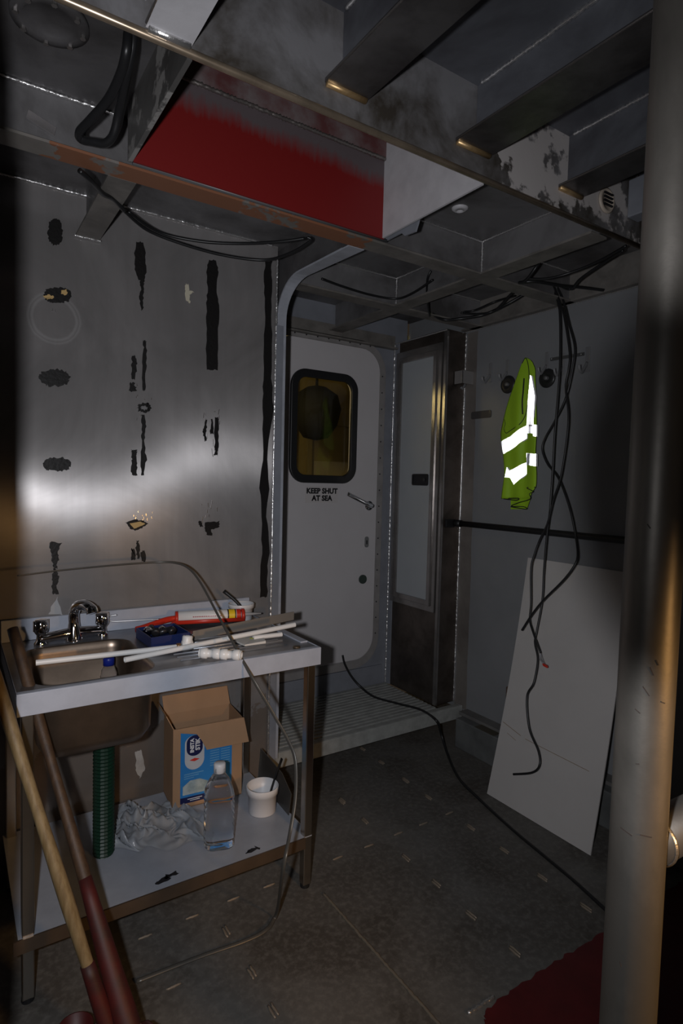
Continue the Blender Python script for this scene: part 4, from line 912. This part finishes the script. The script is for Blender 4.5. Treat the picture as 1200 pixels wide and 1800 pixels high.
# cables tied along the ceiling beams
U = lambda x, y, z=2.50: on(x, y, 2, z)
def ceil(pts, r, label): return cable([U(*p) for p in pts], r, label, group='cables strung along the ceiling beams')
ceil([(1095, 440, 2.5), (1060, 462, 2.49), (1020, 490, 2.46), (1003, 508, 2.455), (985, 503, 2.46)], .0055, 'ceiling cable running from the main beam to the hanging bundle')
ceil([(1100, 432, 2.5), (1050, 460, 2.49), (1000, 480, 2.47), (960, 490, 2.452), (925, 490, 2.452)], .0055, 'ceiling cable bridging the dark bay beside the hanging bundle')
ceil([(1060, 510, 2.47), (1020, 505, 2.46), (985, 502, 2.452), (940, 495, 2.452), (912, 497, 2.452)], .007, 'thick cable end lying flat on the beam above the hanging bundle')
ceil([(912, 497, 2.45), (925, 492, 2.448), (945, 465, 2.5), (950, 455, 2.55)], .007, 'cable turning up into the bay over the lengthwise beam')
ceil([(930, 497, 2.55), (900, 515, 2.52), (870, 545, 2.48), (840, 552, 2.46), (810, 550, 2.46)], .006, 'ceiling cable sagging through the bay above the locker, upper one')
ceil([(925, 515, 2.55), (890, 535, 2.5), (850, 553, 2.47), (810, 560, 2.45), (780, 562, 2.45), (760, 552, 2.47)], .008, 'thick ceiling cable ending behind the crossing beam near the locker')
ceil([(905, 520, 2.55), (870, 530, 2.5), (835, 545, 2.48), (815, 548, 2.47)], .005, 'thin ceiling cable in the bay above the locker')
ceil([(565, 490, 2.5), (600, 503, 2.49), (650, 518, 2.49), (695, 525, 2.485), (725, 515, 2.49), (760, 492, 2.51)], .0055, 'cable sagging across the bays behind the ring frame')
ceil([(757, 476, 2.56), (751, 490, 2.53), (750, 515, 2.49), (752, 540, 2.455), (755, 555, 2.45)], .005, 'short cable looping down over the lengthwise beam')
ceil([(215, 368, 2.50), (260, 405, 2.48), (330, 432, 2.46), (400, 450, 2.45), (465, 457, 2.45), (510, 445, 2.46), (545, 424, 2.48), (540, 417, 2.49)], .006, 'black cable drooping under the bay beside the short stiffener, lower one')
ceil([(225, 372, 2.51), (280, 408, 2.49), (350, 424, 2.48), (420, 428, 2.48), (490, 425, 2.48), (535, 419, 2.49)], .006, 'black cable drooping under the bay beside the short stiffener, upper one')
# cable loop hanging by the coaming
L2 = lambda x, y, Y: on(x, y, 1, Y)
lp = [L2(225, 60, 1.45), L2(222, 90, 1.45), L2(212, 130, 1.50), L2(190, 175, 1.58), L2(160, 210, 1.65), L2(140, 232, 1.70), L2(143, 245, 1.72), L2(165, 250, 1.70), L2(185, 252, 1.68), L2(200, 235, 1.65), L2(210, 190, 1.60), L2(222, 130, 1.50), L2(232, 85, 1.46), L2(235, 55, 1.45)]
cable(lp, .011, 'thick black cable loop hanging beside the dark coaming side', group='cable loops beside the coaming')
lp = [L2(235, 60, 1.47), L2(230, 100, 1.48), L2(222, 150, 1.55), L2(214, 195, 1.62), L2(205, 230, 1.68), L2(188, 248, 1.72), L2(170, 254, 1.74), L2(148, 244, 1.76), L2(146, 230, 1.76)]
cable(lp, .008, 'thinner black cable strand doubled inside the hanging loop', group='cable loops beside the coaming')
cable([L2(140, 300, 1.93), L2(160, 318, 1.97), L2(180, 340, 2.05), L2(200, 350, 2.1), L2(218, 370, 2.15)], .008, 'black cable crossing behind the primer-patched beam')
bm = B(); q = on(73, 216, 1, 1.892); obox(bm, q, (.035, 0, -.012), (0, .0015, 0), (.003, 0, .012)); tag(mk('foil_tape', bm, M('foil', (.4, .38, .38), .2, .8)), 'scrap of shiny foil tape on the ceiling beam web', 'tape')

# ================================================================ GREY WALL: hooks, discs, rail, vest
hookm = M('hook_plastic', (.20, .20, .205), .35, .15)
def hook(x, y, lab, s=1.0):
    c = WX(x, y, .001); t = thing('coat_hook', lab, 'hook', c, 'pale coat hooks on the grey wall')
    bm = B(); obox(bm, c+V((-.002, 0, .0)), (.0025, 0, 0), (0, .011*s, 0), (0, 0, .055*s)); mk('back_plate', bm, hookm, t, bevel=.002)
    bm = B(); tube(bm, smoothpath([c+V((-.004, 0, -.015*s)), c+V((-.03, 0, -.045*s)), c+V((-.045, 0, -.06*s)), c+V((-.06, 0, -.05*s)), c+V((-.065, 0, -.03*s))], 5), .008*s, 10, flat=(1, .6)); mk('prong', bm, hookm, t, True)
hook(862, 655, 'pale coat hook between the square bracket and the first black disc')
hook(892, 650, 'pale coat hook above the black disc half hidden by the vest')
hook(961, 638, 'pale coat hook above the fully visible black disc', 1.0)
hook(989, 640, 'pale coat hook behind the hanging cables', 1.0)
hook(1033, 632, 'pale coat hook closest to the pipe', 1.1)
def disc(x, y, lab):
    c = WX(x, y, .0); t = thing('black_disc', lab, 'disc', c, 'round black discs on the grey wall')
    bm = B(); lathe(bm, [(.001, .004), (.012, .004), (.02, .012), (.046, .010), (.05, .004), (.05, 0)], c, (-1, 0, 0), 32); mk('dish', bm, M('disc_black', (.02, .02, .02), .35), t, True)
    bm = B(); lathe(bm, [(.001, .022), (.008, .022), (.011, .018), (.011, .004)], c, (-1, 0, 0), 16); mk('hub', bm, M('hub_grey', (.15, .15, .15), .4, .3), t, True)
disc(893, 676, 'round black disc partly hidden behind the yellow vest'); disc(962, 665, 'round black disc between the vest and the hanging cables')
br = thing('wall_bracket', 'square grey bracket sticking out beside the locker corner', 'bracket', WX(823, 665, 0))
c = WX(826, 668, .0)
bm = B(); box(bm, (c.x-.09, c.y-.028, c.z-.03), (c.x-.0, c.y-.022, c.z+.045)); box(bm, (c.x-.09, c.y-.028, c.z-.03), (c.x-.084, c.y+.04, c.z+.045)); mk('angle_plate', bm, M('bracket_grey', (.3, .285, .28), .4, .4), br, bevel=.002)
bm = B(); tube(bm, smoothpath([(c.x-.04, c.y, c.z-.03), (c.x-.06, c.y, c.z-.055), (c.x-.075, c.y, c.z-.05)], 4), .008, 8); mk('hook_tip', bm, hookm, br, True)
bm = B(); a = WX(967, 632, .03); b = WX(1026, 622, .03); obox(bm, (a+b)/2, (b-a)/2, (.0015, 0, 0), (0, 0, .008)); cyl(bm, WX(970, 631, 0), WX(970, 631, .03), .004, 8); cyl(bm, WX(1022, 623, 0), WX(1022, 623, .03), .004, 8)
tag(mk('flat_bar', bm, M('bar_grey', (.12, .12, .12), .35, .5)), 'short dark flat bar fixed across the hooks behind the cables', 'bar')
bm = B(); a = WX(828, 729, .002); b = WX(863, 735, .002); plate(bm, rrect(min(a.y, b.y), max(a.y, b.y), a.z-.028, a.z+.016, .012), lambda u, v, d: V((X2-d, u, v)), .004); tag(mk('dark_pad', bm, M('pad_dark', (.06, .055, .055), .5)), 'dark rounded pad stuck on the grey wall by the locker corner', 'pad')
rl = thing('hand_rail', 'straight black hand rail fixed across the grey wall above the board', 'rail', (X2-.06, 2.0, 1.31))
bm = B(); tube(bm, [(X2-.05, YL-.005, 1.312), (X2-.05, -.2, 1.312)], .017, 14); mk('bar', bm, black_rub, rl, True)
bm = B(); cyl(bm, (X2-.05, YL-.001, 1.312), (X2-.05, YL-.06, 1.312), .021, 18); mk('end_collar', bm, black_rub, rl, True)
for y in (1.0, .1):
    bm = B(); cyl(bm, (X2, y, 1.312), (X2-.05, y, 1.312), .011, 12); mk('standoff', bm, black_rub, rl, True)
bm = B(); box(bm, (2.475, YL-.012, 1.285), (2.55, YL, 1.335)); mk('end_clamp', bm, black_rub, rl, bevel=.006)

# vest
vt = thing('safety_vest', 'fluorescent yellow-green safety vest with bright reflective bands hanging on a hook', 'vest', WX(923, 640, .05))
vl = [(410,595),(395,620),(383,650),(366,700),(350,745),(330,800),(312,860),(298,920),(287,975),(288,1010),(296,1060),(302,1120),(305,1160),(303,1200),(296,1250),(290,1303)]
vr = [(412,596),(432,604),(445,620),(458,650),(460,720),(462,800),(465,880),(466,940),(464,1000),(460,1060),(462,1120),(465,1180),(464,1230),(460,1248),(440,1275),(432,1306)]
def edge_at(tab, y):
    if y <= tab[0][1]: return tab[0][0]
    for (x0, y0), (x1, y1) in zip(tab, tab[1:]):
        if y <= y1: return x0+(x1-x0)*(y-y0)/max(1e-6, (y1-y0))
    return tab[-1][0]
def vest_off(x, y):
    k = min(1, max(0, (y-600)/300)); xx = (x-285)/180
    return .055+.005*k*math.sin(xx*15+.4)+.010*k*math.sin(xx*7+y*.006)+.012*math.sin(xx*3.1)+.01*k
def VP_(x, y, e=0):
    q = C6(x, y); return WX(q[0], q[1], vest_off(x, y)+e)
bm = B(); NX, NY = 30, 60; G = []
for j in range(NY+1):
    y = 596+(1304-596)*j/NY; xl, xr = edge_at(vl, y), edge_at(vr, y); G.append([bm.verts.new(VP_(xl+(xr-xl)*i/NX, y)) for i in range(NX+1)])
for j in range(NY):
    for i in range(NX): bm.faces.new((G[j][i], G[j][i+1], G[j+1][i+1], G[j+1][i]))
vm = M('vest_fabric', (.30, .52, .015), .65, bmp=.4, bscale=300)
vo = mk('cloth', bm, vm, vt, True); sd = vo.modifiers.new('s', 'SOLIDIFY'); sd.thickness = .004; sd.offset = -1
bm = B(); G = []   # rear tail hanging lower
for j in range(13):
    y = 1240+(1358-1240)*j/12; xl, xr = 335+max(0, 1300-y)*.0, (436 if y < 1300 else 436-(y-1300)*.35); G.append([bm.verts.new(VP_(xl+(xr-xl)*i/12, y+(0 if i < 6 else 0), -.012)) for i in range(13)])
for j in range(12):
    for i in range(12): bm.faces.new((G[j][i], G[j][i+1], G[j+1][i+1], G[j+1][i]))
mk('rear_tail', bm, vm, vt, True)
def vtube(px, e, r, nm, mt):
    bm = B(); tube(bm, smoothpath([VP_(x, y, e) for x, y in px], 6), r, 6); return mk(nm, bm, mt, vt, True)
vtube([(392, 625), (410, 598), (424, 640), (428, 720), (424, 800), (410, 880), (385, 925), (355, 948), (330, 965), (312, 975), (302, 955), (308, 930), (303, 905)], .004, .0022, 'black_piping', black_rub)
vtube([(402, 700), (398, 760), (393, 820), (395, 880)], .005, .0038, 'black_piping', black_rub)
vtube([(288, 1303), (330, 1303), (375, 1303), (362, 1312), (300, 1305)], .004, .0028, 'black_piping', black_rub)
vtube([(335, 1345), (412, 1357), (400, 1345), (338, 1342), (375, 1325), (432, 1306), (430, 1280), (448, 1268), (416, 1250), (460, 1247)], .006, .0026, 'black_piping', black_rub)
# reflective bands: moulded cube-corner sheeting, so that it sends the flash back where it came from
retro = M('cube_corner_film', (1, 1, 1), .14, 1.0)
def retroband(poly, nm, cell=.0052):
    """poly: pixel outline; grid of cube corners facing the room, clipped to the outline"""
    def inside(x, y):
        c_ = False; n = len(poly)
        for i in range(n):
            x1, y1 = poly[i]; x2, y2 = poly[(i+1) % n]
            if (y1 > y) != (y2 > y) and x < (x2-x1)*(y-y1)/(y2-y1)+x1: c_ = not c_
        return c_
    bm = B(); x0 = min(p[0] for p in poly); x1 = max(p[0] for p in poly); y0 = min(p[1] for p in poly); y1 = max(p[1] for p in poly)
    st_ = 3.4; ax = V((-.97, -.24, 0)).normalized()*-1
    # cube corner axis points at the room; columns of hex cells
    nx = int((x1-x0)/st_)+2; ny = int((y1-y0)/(st_*.866))+2
    nvec = (CAM-WX(930, 760, .06)).normalized(); nvec = (nvec*.5+V((-1, -.1, 0))*.5).normalized()
    for j in range(ny):
        for i in range(nx):
            x = x0+(i+(.5 if j % 2 else 0))*st_; y = y0+j*st_*.866
            for up_ in (1, -1):
                cx_ = x+(0 if up_ == 1 else st_*.5); cy_ = y+(0 if up_ == 1 else st_*.289)
                if not inside(cx_, cy_): continue
                pts = []
                for k in range(3):
                    a = (PI/2 if up_ == -1 else -PI/2)+k*2*PI/3; pts.append(VP_(cx_+st_*.577*math.cos(a), cy_-st_*.577*math.sin(a)*-1, .006))
                cen = (pts[0]+pts[1]+pts[2])/3; n_ = (pts[1]-pts[0]).cross(pts[2]-pts[0]); 
                if n_.dot(nvec) < 0: n_ = -n_
                n_.normalize(); s_ = ((pts[1]-pts[0]).length+(pts[2]-pts[1]).length+(pts[0]-pts[2]).length)/3
                ap = bm.verts.new(cen-n_*s_*.408); vs = [bm.verts.new(p) for p in pts]
                for k in range(3): bm.faces.new((vs[k], vs[(k+1) % 3], ap))
    return mk(nm, bm, retro, vt, label='bright reflective band')
def regcorner(poly, nm, s=.0034):
    """same, laid out in true metric triangles on the tangent plane of the band so that every corner is a right-angled one"""
    def inside(x, y):
        c_ = False; n = len(poly)
        for i in range(n):
            x1, y1 = poly[i]; x2, y2 = poly[(i+1) % n]
            if (y1 > y) != (y2 > y) and x < (x2-x1)*(y-y1)/(y2-y1)+x1: c_ = not c_
        return c_
    P = [WX(*C6(x, y), .014+vest_off(x, y)) for x, y in poly]; W2 = [(p.y, p.z) for p in P]
    def ins(a, b):
        c_ = False; n = len(W2)
        for i in range(n):
            x1, y1 = W2[i]; x2, y2 = W2[(i+1) % n]
            if (y1 > b) != (y2 > b) and a < (x2-x1)*(b-y1)/(y2-y1)+x1: c_ = not c_
        return c_
    bm = B(); a0 = min(p[0] for p in W2); a1 = max(p[0] for p in W2); b0 = min(p[1] for p in W2); b1 = max(p[1] for p in W2)
    nrm = V((-1, -.75, -.15)).normalized(); e1 = V((0, 0, 1)).cross(nrm).normalized(); e2 = nrm.cross(e1)
    hgt = s*.8660254
    def off(a, b):
        q = V((X2-.085, a, b))-CAM; k = q.dot(Fw); px = 600+FPX*q.dot(Rt)/k; py = 900-FPX*q.dot(Up)/k
        return .014+max(vest_off((px-780)*2.857+dx_, (py-420)*2.857) for dx_ in (-9, 0, 9))
    ka = abs(e1.y)
    for j in range(int((b1-b0)/hgt/abs(e2.z))+2):
        for i in range(int((a1-a0)/(s*ka))+2):
            for up_ in (1, -1):
                a = a0+((i+(.5 if j % 2 else 0))*s+(0 if up_ == 1 else s*.5))*ka; b = b0+(j*hgt+(hgt/3 if up_ == 1 else 2*hgt/3))*abs(e2.z)
                if not ins(a, b): continue
                c = V((X2-off(a, b), a, b)); vs = []
                for k in range(3):
                    t_ = (PI/2 if up_ == 1 else -PI/2)+k*2*PI/3; vs.append(bm.verts.new(c+(e1*math.cos(t_)+e2*math.sin(t_))*s*.577))
                ap = bm.verts.new(c-nrm*s*.4082)
                for k in range(3): bm.faces.new((vs[k], vs[(k+1) % 3], ap))
    # white carrier cloth behind the corners
    o = mk(nm, bm, retro, vt); o['label'] = 'bright reflective band'; o['kind'] = 'stuff'
    bm = B(); n = len(P); v1 = [bm.verts.new(p+V((.010, 0, 0))) for p in P]; v2 = [bm.verts.new(p+V((.013, 0, 0))) for p in P]; bm.faces.new(v1); bm.faces.new(v2)
    for i in range(n): bm.faces.new((v1[i], v1[(i+1) % n], v2[(i+1) % n], v2[i]))
    mk('band_cloth', bm, M('band_cloth', (.7, .7, .7), .5) if 'band_cloth' not in bpy.data.materials else bpy.data.materials['band_cloth'], vt)
regcorner([(434, 683), (440, 690), (457, 790), (450, 880), (449, 940), (418, 940), (424, 800)], 'reflective_band')
regcorner([(290, 1018), (340, 988), (418, 937), (419, 1000), (360, 1042), (300, 1080)], 'reflective_band')
regcorner([(419, 933), (465, 933), (464, 993), (448, 990), (446, 976), (420, 976)], 'reflective_band')
regcorner([(415, 1076), (463, 1080), (462, 1142), (415, 1134)], 'reflective_band')
regcorner([(316, 1145), (328, 1165), (415, 1122), (417, 1180), (350, 1234), (332, 1198), (304, 1198)], 'reflective_band')

# ================================================================ WHITE BOARD and what is behind it
bo = thing('white_board', 'large white sheet board leaning on the grey wall under the rail', 'board', (2.3, 1.7, 0))
bm = B(); NB = 14; G = []
for j in range(NB+1):
    t_ = j/NB; z = 1.162*t_; x = 2.238+(2.588-2.238)*t_+.02*math.sin(PI*t_)
    G.append([bm.verts.new((x, 1.985-.008*0+(2.075-1.985)*t_*1.0-.575*i/6, z)) for i in range(7)])
for j in range(NB):
    for i in range(6): bm.faces.new((G[j][i], G[j][i+1], G[j+1][i+1], G[j+1][i]))
o = mk('sheet', bm, white_board, bo); sd = o.modifiers.new('s', 'SOLIDIFY'); sd.thickness = .006; sd.offset = -1
def bd(y, z):   # point on board face
    t_ = z/1.162; return V((2.238+.35*t_+.02*math.sin(PI*t_)-.008, y, z))
bm = B(); tube(bm, [bd(2.0, .34), bd(1.88, .315)], .0014, 5); tube(bm, [bd(1.85, .31), bd(1.50, .30)], .0012, 5); tube(bm, [bd(1.96, .30), bd(1.9, .285)], .001, 5); mk('scratch', bm, M('brown_scratch', (.25, .17, .1), .6), bo)
bm = B(); box(bm, (2.50, 2.02, .172), (2.58, 2.12, .46)); tag(mk('wood_block', bm, M('block_brown', (.12, .08, .06), .6, var=.3), bevel=.004), 'dark brown block on the curb hidden behind the white board', 'block')

# ================================================================ PIPE STANCHION
pm = hull_metal('pipe_metal', (.27, .25, .225), (.15, .14, .125), metal=.7, rough=(.38, .52), scale=3, stretch=(1, 1, .35), bm_=.15)
ps = thing('stanchion', 'thick bare aluminium pipe post rising from the red deck to the ceiling', 'pipe', (.965, .515, 0))
PX, PY, PR = .954, .518, .0435
Rh = V((Rt.x, Rt.y, 0))
def pc(z): return V((PX, PY, z))+Rh*.003*(z-1.22)
bm = B(); tube(bm, [pc(.001+(DF-.002)*k/40) for k in range(41)], PR, 40); mk('post', bm, pm, ps, True)
bm = B(); d = V((1, -.06, .03)).normalized(); tube(bm, [pc(.95)+d*.03, pc(.95)+d*.9], .040, 30); mk('brace', bm, pm, ps, True)
bm = B(); lathe(bm, [(.041, 0), (.044, .004), (.040, .008)], pc(.95)+d*.041, d, 30); mk('brace_weld', bm, weld_m, ps, True)
bm = B()
for i, (x, y, l, a) in enumerate(((1135, 1215, .012, 2.2), (1145, 1180, .01, 2.0), (1155, 1165, .006, 2.0), (1120, 1250, .007, -.6), (1100, 1462, .014, -.25), (1135, 1470, .012, -.1), (1165, 1235, .005, -.4), (1140, 925, .006, 2.2), (1120, 1343, .004, .2), (1090, 1695, .005, -1.2))):
    d_ = ray(x, y); # nearest crossing with the post surface
    zc = pc(1.55-.96*(y-900)/FPX); A2 = d_.x**2+d_.y**2; Bq = -2*(d_.x*zc.x+d_.y*zc.y); Cq = zc.x**2+zc.y**2-(PR+.0004)**2; disc_ = Bq*Bq-4*A2*Cq
    if disc_ < 0: continue
    q = CAM+d_*((-Bq-math.sqrt(disc_))/(2*A2)); nn = V((q.x-zc.x, q.y-zc.y, 0)).normalized(); ta = V((0, 0, 1)).cross(nn); dr = ta*math.cos(a)+V((0, 0, 1))*math.sin(a)
    obox(bm, q, dr*l*.7, nn*.0004, nn.cross(dr)*.0009)
mk('scratches', bm, M('scratch_dark', (.05, .04, .035), .5), ps)['kind'] = 'stuff'
# twin post just outside the picture that shades its edge
bm = B(); tube(bm, [(-.026, 1.0, .001), (-.026, 1.0, DF-.001)], PR+.008, 30)
tag(mk('stanchion', bm, pm, None, True), 'bare aluminium pipe post standing beyond the picture edge by the sink', 'pipe')
